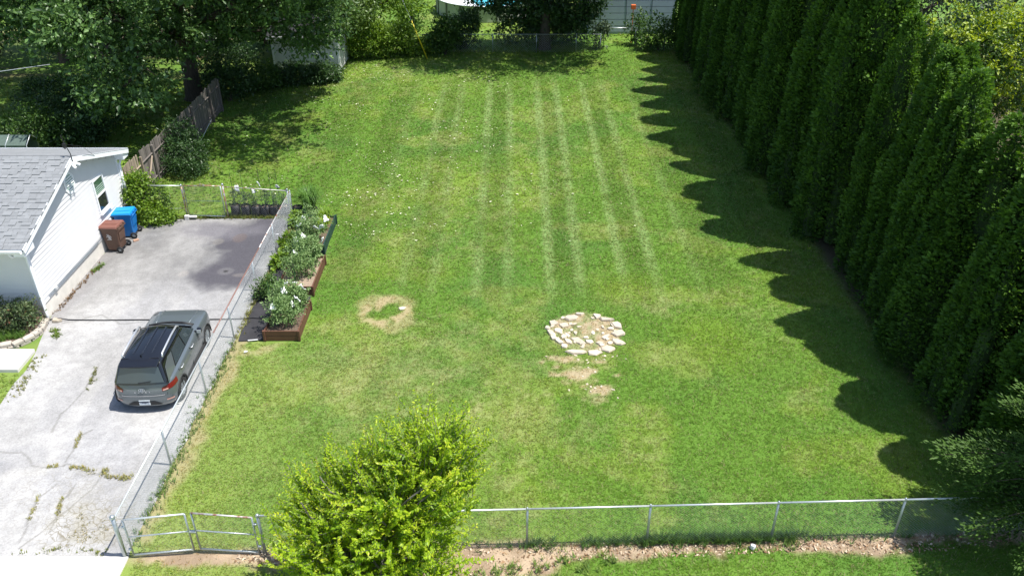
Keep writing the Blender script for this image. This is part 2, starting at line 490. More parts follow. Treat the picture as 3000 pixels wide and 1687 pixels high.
def lawn_field(x, y):
    """true colour and grass cover (0..1) of the ground at x, y"""
    x = np.asarray(x, float); y = np.asarray(y, float)
    n1 = fbm(x, y, 6.0, 1); n2 = fbm(x, y, 1.6, 9); n3 = fbm(x, y, 0.45, 21, 3); n4 = fbm(x, y, 3.0, 33)
    c = np.ones(x.shape + (3,)) * np.array([0.108, 0.212, 0.026])
    c = mixc(c, (0.152, 0.250, 0.034), sstep(0.38, 0.66, n1) * 0.8)
    c = mixc(c, (0.082, 0.185, 0.030), sstep(0.48, 0.70, n4) * 0.6)
    c = mixc(c, (0.185, 0.272, 0.032), sstep(0.50, 0.70, n2) * 0.42)
    near = sstep(30, 20, y)
    dry = sstep(0.52, 0.72, 0.5 * n2 + 0.28 * n3 + 0.22 * n4 + 0.03 * near - 0.10 * sstep(6.5, 9.5, x))
    c = mixc(c, (0.265, 0.270, 0.105), dry * 0.26)
    fine = sstep(0.56, 0.74, fbm(x, y, 0.28, 27, 2))
    c = mixc(c, (0.31, 0.33, 0.14), fine * 0.36 * sstep(.35, .6, n1 * .5 + n2 * .5))
    c = mixc(c, (0.245, 0.315, 0.075), sstep(-3.5, -8, x) * sstep(24, 19, y) * 0.6)
    cover = 1.0 - 0.15 * dry
    # mowing lines, paler grass laid over by the wheels
    yf = sstep(22.5, 27.0, y + 3 * (n2 - .5)) * sstep(49.5, 45, y)
    for sx, st in STRIPES:
        wob = 0.10 * (vnoise(x * 0 + sx, y, 5.0, 5) - 0.5)
        d = np.abs(x - sx - wob)
        k = sstep(0.29, 0.05, d) * yf * st * (0.6 + 0.5 * sstep(.3, .65, n3)) * (.45 + .55 * sstep(0.3, 0.55, fbm(x * 0 + sx, y, 4.0, 40, 2)))
        c = mixc(c, (0.290, 0.405, 0.150), np.clip(k * .75, 0, 0.55))
    band = sstep(0.15, 0.3, np.abs(((x + 0.7) / 2.6) % 1 - .5)) * yf
    c = c * (1 - 0.17 * band[..., None])
    # ring of dead grass
    r = np.hypot((x + 4.15) / 0.95, (y - 23.0) / 1.08) + 0.9 * (n3 - .5) + 0.55 * (n2 - .5)
    k = sstep(0.30, 0.60, r) * sstep(1.2, 0.75, r) * (.55 + .6 * sstep(.35, .6, n3))
    c = mixc(c, (0.40, 0.315, 0.185), np.clip(k, 0, 1) * 0.85); cover = cover * (1 - 0.75 * k)
    # fire pit floor and the worn patches below it
    r = np.hypot((x - 2.32) / 1.2, (y - 22.0) / 1.17) + 0.12 * (n3 - .5)
    k = sstep(1.0, 0.88, r)
    c = mixc(c, (0.40, 0.325, 0.21), k * (.35 + .65 * sstep(.32, .60, n3 * .5 + .5 * fbm(x, y, .2, 28, 2)))); cover = cover * (1 - 0.62 * k)
    for (px, py, rx, ry, st) in [(2.0, 20.45, 1.0, 0.18, .9), (2.05, 19.85, 1.0, 0.33, .95), (2.5, 19.05, .45, .25, .95), (2.75, 20.6, .3, .1, .7), (2.2, 18.6, .5, .2, .5), (5.0, 23.6, 1.1, .6, .2), (-7.95, 20.9, .8, .35, .5), (-4.1, 20.0, 2.6, 2.0, .15), (0.5, 17.5, 2.4, .7, .15), (8.2, 18.6, .7, .6, .15)]:
        r = np.hypot((x - px) / (rx * 1.15), (y - py) / (ry * 1.3)) + 1.6 * (n3 - .5) + 1.8 * (fbm(x, y, .22, 29, 2) - .5)
        k = sstep(1.0, 0.35, r) * st
        c = mixc(c, (0.40, 0.325, 0.205), k); cover = cover * (1 - 0.7 * k)
    for (px, py, rx, ry) in [(-5.2, 25.4, .9, .8), (3.9, 24.6, 2.0, 1.4), (6.2, 21.5, 1.6, 2.2)]:
        k = sstep(1.0, 0.2, np.hypot((x - px) / rx, (y - py) / ry) + .5 * (n2 - .5)) * .5
        c = mixc(c, (0.15, 0.235, 0.02), k)
    # bare soil along the front fence
    fy = FENCE_Y(x)
    lo = np.interp(x, [-9, -6.2, -4.5, -2.6, -0.6, 0.6, 1.4, 4.5, 6.5, 8.4, 9.6, 14], [-.10, -.2, -.5, -.8, -1.1, -.75, -.42, -.36, -.30, -.52, -.34, -.3])
    hi = np.interp(x, [-9, 0.5, 1.5, 5, 14], [.02, .10, -.02, .0, .08])
    e = (n3 - .5) * 0.55 + (n2 - .5) * .35
    k = sstep(lo - .12, lo + .10, y - fy + e) * sstep(hi + .12, hi - .06, y - fy - e * .5)
    k = k * sstep(-9.2, -8.0, x)
    c = mixc(c, mixc(np.ones(x.shape + (3,)) * np.array([.46, .345, .245]), (.30, .215, .15), sstep(.4, .7, n3)), k * 0.95); cover = cover * (1 - 0.93 * k)
    # worn strip between driveway and lawn
    k = sstep(-8.1, -8.45, x + .6 * (n2 - .5) + .5 * (n3 - .5)) * sstep(-8.9, -8.7, x) * sstep(13.2, 13.6, y) * sstep(30.2, 29.5, y)
    k = k * np.where(y < 21.6, 1, .7)
    c = mixc(c, (.36, .285, .175), k * .7); cover = cover * (1 - .55 * k)
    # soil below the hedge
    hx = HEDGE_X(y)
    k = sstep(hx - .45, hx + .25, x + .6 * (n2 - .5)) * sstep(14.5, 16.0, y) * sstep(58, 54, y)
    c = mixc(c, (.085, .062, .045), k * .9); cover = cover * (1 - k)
    # leaf mould under the big trees at left
    k = sstep(.42, .62, n2) * sstep(-16.5, -20, x) * sstep(46, 50, y)
    c = mixc(c, (.16, .11, .07), k); cover = cover * (1 - .8 * k)
    return c, np.clip(cover, 0, 1)

def axis_lines(lo, hi, step, ext, growth=1.5):
    a = list(np.arange(lo, hi + 1e-6, step))
    s = step; q = hi; b = []
    while q < ext:
        s *= growth; q += s; b.append(q)
    s = step; q = lo; p = []
    while q > -ext:
        s *= growth; q -= s; p.append(q)
    return np.array(p[::-1] + a + b)

gx = axis_lines(-18.0, 14.0, 0.11, 900)
gy = axis_lines(10.5, 56.0, 0.13, 900)
GX, GY = np.meshgrid(gx, gy, indexing='ij')
gc, gcov = lawn_field(GX.ravel(), GY.ravel())
gz = (fbm(GX.ravel(), GY.ravel(), 4.0, 50) - .5) * 0.05
gz = np.where((np.abs(GX.ravel()) < 40) & (np.abs(GY.ravel()) < 80), gz, 0.0)
inb = sstep(-8.9, -8.3, GX.ravel())
gz = gz * inb
nx, ny = len(gx), len(gy)
I = np.arange(nx * ny).reshape(nx, ny)
GF = np.stack([I[:-1, :-1].ravel(), I[1:, :-1].ravel(), I[1:, 1:].ravel(), I[:-1, 1:].ravel()], 1)
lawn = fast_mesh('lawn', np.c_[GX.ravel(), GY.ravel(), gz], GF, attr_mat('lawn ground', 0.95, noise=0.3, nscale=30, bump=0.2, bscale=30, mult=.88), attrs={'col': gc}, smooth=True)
tag(lawn, 'mown green lawn with pale mowing lines and dry patches', 'lawn', kind='structure')

def ground_z(x, y):
    return (fbm(x, y, 4.0, 50) - .5) * 0.05 * sstep(-8.9, -8.3, np.asarray(x, float))

# ------------------------------------------------------------------ driveway
def drive_left(y):
    base = np.interp(y, [10, 13, 18, 20.8, 22.3, 23, 30.5], [-13.9, -13.95, -14.25, -14.5, -14.85, -15.05, -15.05])
    return base + 0.16 * (vnoise(np.asarray(y) * 0, y, .8, 61) - .5)
def drive_right(y):
    return np.interp(y, [13, 21, 22, 30], [-8.62, -8.66, -8.62, -8.62]) + 0.14 * (vnoise(np.asarray(y) * 0, y, .6, 62) - .5)
ny_ = 400; nx_ = 150
yy = np.linspace(13.02, 29.93, ny_)
U, Y = np.meshgrid(np.linspace(0, 1, nx_), yy, indexing='ij')
X = drive_left(Y) * (1 - U) + drive_right(Y) * U
Y = Y + np.where(U >= 0, sstep(29.6, 29.93, Y) * .14 * (vnoise(X, X * 0, .5, 63) - .5), 0)
xr, yr = X.ravel(), Y.ravel()
n1 = fbm(xr, yr, 2.5, 70); n2 = fbm(xr, yr, 0.7, 71); n3 = fbm(xr, yr * .35, 1.2, 72)
dc = np.ones((len(xr), 3)) * np.array([.352, .346, .338])
dc = dc * (0.90 + 0.22 * sstep(.35, .65, n1))[:, None]
dc = mixc(dc, (.27, .272, .29), sstep(.46, .70, n3) * .36 * sstep(13.5, 16, yr))
dc = dc * (1 + .38 * (fbm(xr, yr, .22, 77, 3) - .5))[:, None]
far = sstep(21, 27, yr)
dc = dc * (1 - np.clip(.20 * far + .26 * sstep(23.5, 26.5, yr + 2.5 * (n1 - .5)) * sstep(.3, .55, n3 * .5 + n1 * .5), 0, .5))[:, None]
# dark oil and sealer stains
def blob(px, py, rx, ry, hard=.5):
    r = np.hypot((xr - px) / rx, (yr - py) / ry) + .75 * (n2 - .5) + .7 * (n1 - .5)
    return sstep(1.0, hard, r)
stain = np.maximum.reduce([blob(-9.95, 28.2, 2.0, 1.9, .55), blob(-9.7, 27.0, 1.45, 2.3, .5), blob(-9.85, 25.6, 1.6, 1.5, .45), blob(-9.3, 29.1, .9, .9), blob(-11.2, 28.9, 1.6, .8) * .7])
dc = mixc(dc, (.070, .067, .080), stain * .93)
dc = mixc(dc, (.23, .22, .24), blob(-11.5, 28.8, 2.6, 1.0, .2) * .4)
for (px, py, rx, ry, cc, st) in [(-11.1, 28.0, .27, .33, (.17, .16, .15), .6), (-10.35, 28.3, .32, .45, (.13, .10, .09), .5), (-10.16, 25.77, .34, .30, (.16, .155, .16), .5), (-10.16, 25.77, .09, .09, (.04, .04, .04), 1), (-9.55, 25.5, .35, .15, (.2, .18, .17), .4), (-11.6, 25.6, .2, .25, (.40, .37, .34), .3), (-12.6, 16.2, .9, .6, (.25, .25, .26), .3), (-13.1, 15.8, .5, .35, (.2, .2, .21), .4), (-12.6, 18.3, .5, 1.6, (.27, .27, .28), .3)]:
    r = np.hypot((xr - px) / rx, (yr - py) / ry) + .35 * (n2 - .5)
    dc = mixc(dc, cc, sstep(1, .6, r) * st)
# dirt along the house
k = sstep(.75, .1, xr - drive_left(yr) + .5 * (n2 - .5)) * sstep(21.8, 23.5, yr)
dc = mixc(dc, (.22, .21, .21), k * .6)
CRACKS = [[(-13.9, 16.5), (-13.3, 16.41), (-12.75, 16.45), (-12.45, 16.26), (-12.2, 15.95), (-11.82, 15.90), (-11.35, 15.95), (-10.93, 15.83), (-10.2, 15.55), (-9.53, 15.47)],
          [(-11.25, 17.3), (-11.52, 17.0), (-11.4, 16.5), (-11.45, 15.9)], [(-11.3, 15.2), (-11.52, 14.86), (-11.39, 14.09), (-11.3, 13.4)], [(-10.8, 15.2), (-10.94, 14.7), (-10.75, 14.1), (-10.70, 13.73)],
          [(-10.3, 15.8), (-10.35, 15.1), (-10.6, 14.5), (-10.9, 13.8), (-11.2, 13.2)], [(-12.33, 20.3), (-12.2, 19.0), (-12.4, 17.9), (-12.3, 17.2)], [(-9.3, 14.0), (-9.9, 13.8), (-10.6, 13.9)], [(-14.4, 22.5), (-13.4, 22.9), (-12.6, 22.4), (-11.9, 22.5)]]
wx = xr + .12 * (vnoise(xr, yr, .35, 80) - .5); wy = yr + .12 * (vnoise(xr, yr, .35, 81) - .5)
for cks in CRACKS:
    d = segdist(wx, wy, cks)
    dc = mixc(dc, (.13, .125, .11), sstep(.04, .01, d) * .5)
crackmask = sstep(1.0, .3, np.hypot((xr + 10.0) / 1.7, (yr - 13.9) / 1.25) + .5 * (n1 - .5))
crackmask = np.maximum(crackmask, .35 * sstep(1.0, .2, np.hypot((xr + 11.2) / 2.4, (yr - 15) / 1.9)))
dc = mixc(dc, (.30, .27, .17), sstep(.55, .75, n2) * crackmask * .35)
I = np.arange(nx_ * ny_).reshape(nx_, ny_)
DF = np.stack([I[:-1, :-1].ravel(), I[1:, :-1].ravel(), I[1:, 1:].ravel(), I[:-1, 1:].ravel()], 1)
driveway = fast_mesh('driveway', np.c_[xr, yr, np.full(len(xr), .022) + .02 * (n1 - .5)], DF, attr_mat('asphalt', 0.9, noise=0.34, nscale=22, bump=0.45, bscale=70, cracks=True), attrs={'col': dc, 'crack': crackmask}, smooth=True)
tag(driveway, 'sun bleached grey asphalt driveway with dark stains and weedy cracks', 'driveway', kind='structure')

ap = MB()
for x0, x1 in [(-30, -12.62), (-12.60, -8.62)]:
    ap.box(((x0 + x1) / 2, 10.5, .02), (x1 - x0, 5.0, .06))
apron = ap.build('concrete_apron', M['concrete'], bevel=.01)
tag(apron, 'bright white concrete apron at the foot of the driveway', 'pavement', kind='structure')
walk = MB().box((-16.6, 20.39, .05), (4.1, 1.04, .14)).build('walkway', M['concrete'], bevel=.015)
tag(walk, 'pale concrete walkway slab beside the driveway', 'walkway', kind='structure')

# ------------------------------------------------------------------ grass blades on the lawn
def blades(pos, col, hgt, wid, spread, per, flat=.9, straw=0.0):
    n = len(pos)
    b = np.repeat(pos, per, 0)
    cc = np.repeat(col, per, 0)
    m = len(b)
    ang = RNG.random(m) * 2 * np.pi
    r = spread * np.sqrt(RNG.random(m))
    base = b + np.c_[np.cos(ang) * r, np.sin(ang) * r, np.zeros(m)]
    a2 = RNG.random(m) * 2 * np.pi
    hh = np.repeat(hgt, per) * (0.6 + 0.8 * RNG.random(m))
    lean = hh * flat * (0.35 + 0.9 * RNG.random(m))
    tip = base + np.c_[np.cos(a2) * lean, np.sin(a2) * lean, hh]
    w = np.repeat(wid, per) * (0.7 + .6 * RNG.random(m))
    side = np.c_[-np.sin(a2) * w, np.cos(a2) * w, np.zeros(m)] * .5
    V = np.stack([base - side, base + side, tip], 1).reshape(-1, 3)
    F = np.arange(3 * m).reshape(-1, 3)
    j = (0.76 + 0.50 * RNG.random(m))[:, None]
    hue = (RNG.random(m)[:, None] - .5)
    c = cc * j * np.c_[1 + .35 * hue, 1 + .02 * hue, 1 - .3 * hue]
    if straw > 0:
        c = np.where((RNG.random(m) < straw)[:, None], np.array([.34, .31, .155]) * (.75 + .5 * RNG.random(m))[:, None], c)
        c = np.where((RNG.random(m) < .10)[:, None], c * 1.35, c)
    C = np.repeat(np.clip(c, 0.004, 1), 3, 0)
    return V, F, C

def scatter(x0, x1, y0, y1, dens):
    n = int((x1 - x0) * (y1 - y0) * dens)
    return RNG.uniform(x0, x1, n), RNG.uniform(y0, y1, n)

gv, gf, gcol, off = [], [], [], 0
def grass_zone(x0, x1, y0, y1, dens, hgt, wid, per=4, keep=None):
    global off
    x, y = scatter(x0, x1, y0, y1, dens)
    c, cov = lawn_field(x, y)
    ok = RNG.random(len(x)) < cov
    if keep is not None: ok &= keep(x, y)
    x, y, c = x[ok], y[ok], c[ok]
    hh = hgt * (0.7 + .7 * fbm(x, y, .5, 90, 2))
    V, F, C = blades(np.c_[x, y, ground_z(x, y)], c * np.array([1.20, 1.15, .92]), hh, np.full(len(x), wid), 0.045, per, 1.5, .13)
    gv.append(V); gf.append(F + off); gcol.append(C); off += len(V)
fab = lambda x, y: ~((y > 21.35) & (y < 29.8) & (x < np.where(y < 24, -6.56, np.where(y < 26.7, -6.70, -6.88))))
for y0, y1, d, h, w in [(13.3, 17, 560, .034, .014), (17, 21, 470, .035, .015), (21, 26, 370, .037, .017), (26, 32, 260, .042, .021), (32, 40, 170, .048, .026), (40, 54, 110, .055, .032)]:
    grass_zone(-8.45, 11.6, y0, y1, d, h, w, 3, keep=fab)
grass_zone(-8.45, 13, 11.2, 13.4, 520, .036, .014, 3)
grass_zone(-15.2, -8.45, 30.1, 54, 75, .065, .03, 4)
grass_zone(-19, -14.3, 15.5, 19.8, 130, .06, .02, 4, keep=lambda x, y: x < drive_left(y) + .02)
grass_zone(-30, -15.3, 31, 48, 22, .08, .05, 4)
grass_zone(-16, 12, 54, 70, 18, .08, .06, 4)
gmesh = fast_mesh('lawn_grass', np.concatenate(gv), np.concatenate(gf), attr_mat('grass blades', 0.65, trans=0.45, noise=0.1, nscale=3), attrs={'col': np.concatenate(gcol)})
tag(gmesh, 'short green grass blades covering the whole lawn', 'grass', kind='stuff')

# weeds and tufts in the cracks of the driveway and along the fences
def weed_line(pts, n, spread, hgt, wid, col, per=5):
    P = []
    seg = [np.hypot(b[0] - a[0], b[1] - a[1]) for a, b in zip(pts[:-1], pts[1:])]
    tot = sum(seg)
    for _ in range(n):
        t = RNG.random() * tot
        for (a, b), s in zip(zip(pts[:-1], pts[1:]), seg):
            if t <= s:
                P.append((a[0] + (b[0] - a[0]) * t / s + RNG.normal() * spread, a[1] + (b[1] - a[1]) * t / s + RNG.normal() * spread, .03)); break
            t -= s
    P = np.array(P)
    return blades(P, np.ones((len(P), 3)) * np.array(col), np.full(len(P), hgt), np.full(len(P), wid), .04, per)
wv, wf, wc, off = [], [], [], 0
def add_w(t):
    global off
    wv.append(t[0]); wf.append(t[1] + off); wc.append(t[2]); off += len(t[0])
OLV = (.33, .31, .11)
add_w(weed_line([(-11.28, 15.83), (-10.9, 15.85), (-10.54, 15.7)], 34, .03, .06, .02, OLV))
add_w(weed_line([(-10.35, 15.75), (-10.1, 15.5), (-9.54, 15.5)], 62, .045, .07, .02, OLV))
add_w(weed_line([(-11.52, 17.19), (-11.40, 16.56)], 22, .03, .06, .02, OLV))
add_w(weed_line([(-11.8, 15.92), (-11.6, 15.9)], 18, .03, .05, .02, OLV))
add_w(weed_line([(-11.52, 14.9), (-11.39, 14.09)], 22, .02, .05, .018, OLV))
add_w(weed_line([(-10.94, 14.86), (-10.75, 14.1)], 30, .02, .05, .018, OLV))
add_w(weed_line([(-12.33, 20.11), (-12.2, 19.5), (-12.15, 18.97)], 45, .03, .05, .018, (.17, .18, .05)))
add_w(weed_line([(-11.2, 13.12), (-10.3, 13.2), (-9.2, 13.1)], 36, .05, .05, .02, (.22, .24, .06)))
add_w(weed_line([(-10.2, 14.4), (-9.9, 13.7), (-9.4, 13.9), (-10.1, 13.4)], 40, .16, .04, .018, (.30, .27, .14)))
add_w(weed_line([(-14.9, 23.0), (-14.85, 25.5), (-14.85, 26.4)], 70, .05, .06, .03, (.20, .13, .07)))
add_w(weed_line([(-14.8, 25.7), (-14.75, 26.2)], 40, .05, .10, .025, (.12, .20, .03)))
add_w(weed_line([(-14.5, 22.1), (-14.2, 21.6)], 40, .07, .08, .03, (.15, .22, .04)))
add_w(weed_line([(-14.35, 20.6), (-14.2, 20.0), (-14.1, 18.6)], 70, .10, .06, .022, (.21, .22, .06)))
add_w(weed_line([(-8.62, 13.4), (-8.6, 17), (-8.62, 21.4)], 380, .10, .09, .02, (.13, .21, .05)))
add_w(weed_line([(-8.6, 21.6), (-8.55, 29.5)], 260, .07, .09, .02, (.20, .20, .06)))
add_w(weed_line([(-14.0, 29.98), (-12.9, 29.98), (-8.8, 30.02)], 320, .06, .10, .025, (.18, .20, .05)))
for a, b, n, h in [(-1.8, 0.9, 60, .14), (1.6, 3.0, 110, .20), (3.0, 5.9, 420, .26), (5.9, 6.8, 90, .26), (6.8, 11, 130, .14), (.2, 1.2, 60, .2)]:
    add_w(weed_line([(a, float(FENCE_Y(a))), (b, float(FENCE_Y(b)))], int(n * .6), .07, h * .85, .02, (.10, .19, .04), 6))
for px, py in [(-.35, 12.55), (.0, 12.62), (-.8, 12.4), (.55, 12.7), (1.1, 12.9), (2.1, 12.95), (-1.3, 12.1), (.9, 12.35), (1.6, 12.7), (6.35, 13.3)]:
    add_w(weed_line([(px, py), (px + .1, py + .03)], 16, .10, .10, .024, (.18, .27, .06), 6))
wm = fast_mesh('crack_weeds', np.concatenate(wv), np.concatenate(wf), attr_mat('weed blades', 0.65, trans=0.3, noise=0.15, nscale=6), attrs={'col': np.concatenate(wc)})
tag(wm, 'weeds and grass tufts in driveway cracks and along the fences', 'weeds', kind='stuff')

# pale clover heads and fallen petals strewn over the far lawn
n = 2900
px = RNG.normal(-4.5, 4.6, n); py = RNG.uniform(28, 51, n)
ok = (px > -14.5) & (px < 8) & (RNG.random(n) < .35 + .65 * sstep(2, -6, px)) & (fbm(px, py, 2.0, 95) + RNG.normal(0, .05, n) > .52) & ~((px < -8.3) & (py < 30.6))
px, py = px[ok], py[ok]
m = len(px); s = .02 + .05 * RNG.random(m) ** 3
a = RNG.random(m) * 6.28
q = np.stack([np.c_[px + s * np.cos(a + k * 1.5708) * (1 if k % 2 else .55), py + s * np.sin(a + k * 1.5708) * (1 if k % 2 else .55), ground_z(px, py) + .055 + .02 * RNG.random(m)] for k in range(4)], 1).reshape(-1, 3)
petals = fast_mesh('fallen_petals', q, np.arange(4 * m).reshape(-1, 4), M['petal'])
tag(petals, 'pale fallen leaves and clover heads strewn over the far lawn', 'leaf litter', kind='stuff')

# dry leaves, clods and chips on the bare soil below the front fence
n = 2600
px = RNG.uniform(-6.2, 11.5, n); off_ = -RNG.random(n) * np.interp(px, [-6.2, -4.5, -2.6, -0.6, 0.6, 1.4, 4.5, 6.5, 8.4, 11.5], [.3, .5, .9, 1.2, .85, .5, .45, .4, .6, .4])
py = FENCE_Y(px) + off_ + .05
m = n; s = .012 + .035 * RNG.random(m) ** 2
a = RNG.random(m) * 6.28; tl = RNG.normal(0, .5, (m, 4)) * s[:, None]
q = np.stack([np.c_[px + s * np.cos(a + k * 1.5708) * (1.3 if k % 2 else .6), py + s * np.sin(a + k * 1.5708) * (1.3 if k % 2 else .6), ground_z(px, py) + .018 + tl[:, k]] for k in range(4)], 1).reshape(-1, 3)
dcol = np.array([[.30, .19, .11], [.46, .35, .25], [.20, .12, .07], [.55, .45, .33]])[RNG.integers(0, 4, m)]
deb = fast_mesh('soil_debris', q, np.arange(4 * m).reshape(-1, 4), attr_mat('dry chips', .9, noise=.2, nscale=30), attrs={'col': np.repeat(dcol, 4, 0)})
tag(deb, 'dry leaves and soil chips on the bare strip below the front fence', 'leaf litter', kind='stuff')

# ------------------------------------------------------------------ white house at left
HX, HY0, HY1 = -15.0, 22.7, 29.7
RY, RZ, EZ = 26.1, 4.22, 2.92
YE0, YE1 = 22.1, 30.1
XR = -14.66
SL = (RZ - EZ) / (RY - YE0)
house = thing('house', (HX, HY0, 0), 'white vinyl sided house with grey shingle roof at left of the driveway', 'house')
MB().box((-20.0, 26.2, .25), (9.96, 6.94, .56)).build('foundation', M['found'], house)
core = MB()
core.prism([(HY0 + .03, .53), (HY1 - .03, .53), (HY1 - .03, RZ - .2 - SL * (HY1 - RY)), (RY, RZ - .2), (HY0 + .03, RZ - .2 - SL * (RY - HY0))], 9.9, ((-24.95, 0, 0), (0, 1, 0), (0, 0, 1)))
core.build('wall', M['siding'], house)
# gable clapboards
z = .56; e = .15
while z < RZ - .35:
    ym = lambda zz: max(0.0, (RZ - .19 - zz) / SL)
    half = ym(z + e)
    y0 = max(HY0 + .06, RY - half); y1 = min(HY1 - .06, RY + half)
    if y1 - y0 > .25:
        b = MB()
        xt, xb = HX - .026, HX + .016
        b.hexa([(HX - .05, y0, z), (xb, y0, z), (xb, y1, z), (HX - .05, y1, z)],
               [(HX - .05, y0, z + e + .012), (xt, y0, z + e + .012), (xt, y1, z + e + .012), (HX - .05, y1, z + e + .012)])
        b.build('siding_board', M['siding'], house)
    z += e
z = .56
while z < 2.62:
    b = MB()
    yb, yt = HY0 - .012, HY0 + .022
    b.hexa([(-24.9, HY0 + .05, z), (-24.9, yb, z), (HX - .06, yb, z), (HX - .06, HY0 + .05, z)],
           [(-24.9, HY0 + .05, z + e + .012), (-24.9, yt, z + e + .012), (HX - .06, yt, z + e + .012), (HX - .06, HY0 + .05, z + e + .012)])
    b.build('siding_board', M['siding'], house)
    z += e
for yy_ in (HY0 + .02, HY1 - .02):
    MB().box((HX - .022, yy_, 1.62), (.1, .1, 2.16)).build('corner_trim', M['trim'], house)
# roof: deck, soffit, trims
roof = MB().prism([(YE0, EZ - .09), (RY, RZ - .09), (YE1, EZ - .09), (YE1, EZ - .03), (RY, RZ - .03), (YE0, EZ - .03)], 10.3, ((-24.96, 0, 0), (0, 1, 0), (0, 0, 1))).build('roof', M['deck'], house)
for s, ye in ((-1, YE0), (1, YE1)):
    d = Vector((0, RY - ye, RZ - EZ)); ln = d.length; d.normalize()
    ang = math.atan2(RZ - EZ, RY - ye)
    mid = Vector((XR + .012, (ye + RY) / 2, (EZ + RZ) / 2 - .09))
    MB().box(mid, (.028, ln, .17), Matrix.Rotation(ang, 3, 'X')).build('rake_board', M['trim'], roof)
    MB().box(mid + Vector((-.19, 0, -.075)), (.34, ln - .1, .012), Matrix.Rotation(ang, 3, 'X')).build('soffit', M['soffit'], roof)
MB().box((-19.8, YE0 + .3, EZ - .15), (10.2, .62, .015)).build('soffit', M['soffit'], roof)
MB().box((-19.8, YE1 - .2, EZ - .15), (10.2, .42, .015)).build('soffit', M['soffit'], roof)
MB().hexa([(XR - .36, YE0 + .02, EZ - .28), (XR - .02, YE0 + .02, EZ - .28), (XR - .02, YE0 + .62, EZ - .28), (XR - .36, YE0 + .62, EZ - .28)],
          [(XR - .36, YE0 + .02, EZ - .1), (XR - .02, YE0 + .02, EZ - .1), (XR - .02, YE0 + .62, EZ + .05), (XR - .36, YE0 + .62, EZ + .05)]).build('eave_return', M['trim'], roof)
MB().hexa([(XR - .36, YE1 - .45, EZ - .28), (XR - .02, YE1 - .45, EZ - .28), (XR - .02, YE1 - .02, EZ - .28), (XR - .36, YE1 - .02, EZ - .28)],
          [(XR - .36, YE1 - .45, EZ + .02), (XR - .02, YE1 - .45, EZ + .02), (XR - .02, YE1 - .02, EZ - .1), (XR - .36, YE1 - .02, EZ - .1)]).build('eave_return', M['trim'], roof)
def gutter(y, s):
    g = MB()
    prof = [(-.055, .10), (-.06, .0), (.03, -.005), (.07, .06), (.07, .10), (.062, .10), (.062, .062), (.028, .008), (-.05, .01), (-.05, .10)]
    g.prism([(s * a, b) for a, b in prof], 10.2, ((-24.9, y, EZ - .13), (0, 1, 0), (0, 0, 1)))
    return g.build('gutter', M['trim'], roof)
gutter(YE0 - .06, -1); gutter(YE1 + .06, 1)
MB().tube([(-15.12, YE0 - .02, EZ - .13), (-15.12, YE0 + .05, EZ - .30), (-15.02, HY0 - .10, EZ - .42), (-14.98, HY0 - .07, EZ - .55), (-14.96, HY0 - .06, .35), (-14.9, HY0 - .14, .12)], .045, 8).build('downspout', M['trim'], house, smooth=True)
MB().tube([(-14.95, YE1 + .02, EZ - .1), (-14.94, YE1 - .15, EZ - .35), (-14.93, HY1 + .02, EZ - .5), (-14.93, HY1 + .02, .4)], .05, 8).build('downspout', M['trim'], house, smooth=True)
# shingles: single tabs on the slope that faces the camera
rows = 29
sl_len = math.hypot(RY - YE0, RZ - EZ)
ex = sl_len / rows
dvec = Vector((0, RY - YE0, RZ - EZ)).normalized()
nvec = Vector((0, -dvec.z, dvec.y))
tabs = []
for r in range(rows):
    x = XR + .03
    while x > -24.8:
        w = random.uniform(.12, .30)
        tabs.append((r, x, w, random.random()))
        x -= w + .006
def shingle(mb, r, x, w, q):
    o = Vector((x - w / 2, YE0, EZ - .03)) + dvec * (ex * (r + .5) + .01) + nvec * (.010 + .010 * q)
    rot = Matrix.Rotation(math.atan2(dvec.z, dvec.y) - .035, 3, 'X')
    mb.box(o, (w, ex + .03, .016 + .030 * (q > .5)), rot)
near_tabs = sorted([t for t in tabs if t[1] > -18.6], key=lambda t: -t[1] + t[0] * -.11)[:300]
rest = MB(); near_ids = {id(t) for t in near_tabs}
for t in tabs:
    if id(t) in near_ids:
        m_ = MB(); shingle(m_, *t); m_.build('shingle', M['shingle'], roof)
    else:
        shingle(rest, *t)
dv2 = Vector((0, RY - YE1, RZ - EZ)).normalized()
for r in range(24):
    x = XR + .03
    while x > -24.8:
        w = random.uniform(.22, .48)
        o = Vector((x - w / 2, YE1, EZ - .03)) + dv2 * (ex * (r + .5)) + Vector((0, dv2.z, -dv2.y)) * .012
        rest.box(o, (w, ex + .03, .014), Matrix.Rotation(-math.atan2(RZ - EZ, YE1 - RY) + .03, 3, 'X'))
        x -= w + .006
tag(rest.build('shingles', M['shingle'], roof), kind='stuff')
caps = MB()
x = XR
while x > -24.8:
    caps.prism([(-.15, -.06), (0, .015), (.15, -.06), (.15, -.045), (0, .03), (-.15, -.045)], .24, ((x - .25, RY, RZ + .0), (0, 1, 0), (0, 0, 1)))
    x -= .25
caps.build('ridge_cap', M['shingle'], roof)
# octagon vent
vc = Vector((HX + .012, 26.12, 3.27))
oct_ = lambda r: [(r * math.cos(math.pi / 8 + k * math.pi / 4), r * 1.12 * math.sin(math.pi / 8 + k * math.pi / 4)) for k in range(8)]
vent = MB().prism(oct_(.37), .022, (vc, (0, 1, 0), (0, 0, 1))).build('vent', M['trim'], house, bevel=.006)
MB().prism(oct_(.27), .004, (vc + Vector((.022, 0, 0)), (0, 1, 0), (0, 0, 1))).build('vent_opening', M['blind'], vent)
for k in range(6):
    zz = -.22 + k * .085
    hw = .255 if abs(zz) < .13 else .17
    MB().box(vc + Vector((.035, 0, zz)), (.02, 2 * hw, .05), Matrix.Rotation(.5, 3, 'Y')).build('slat', M['trim'], vent)
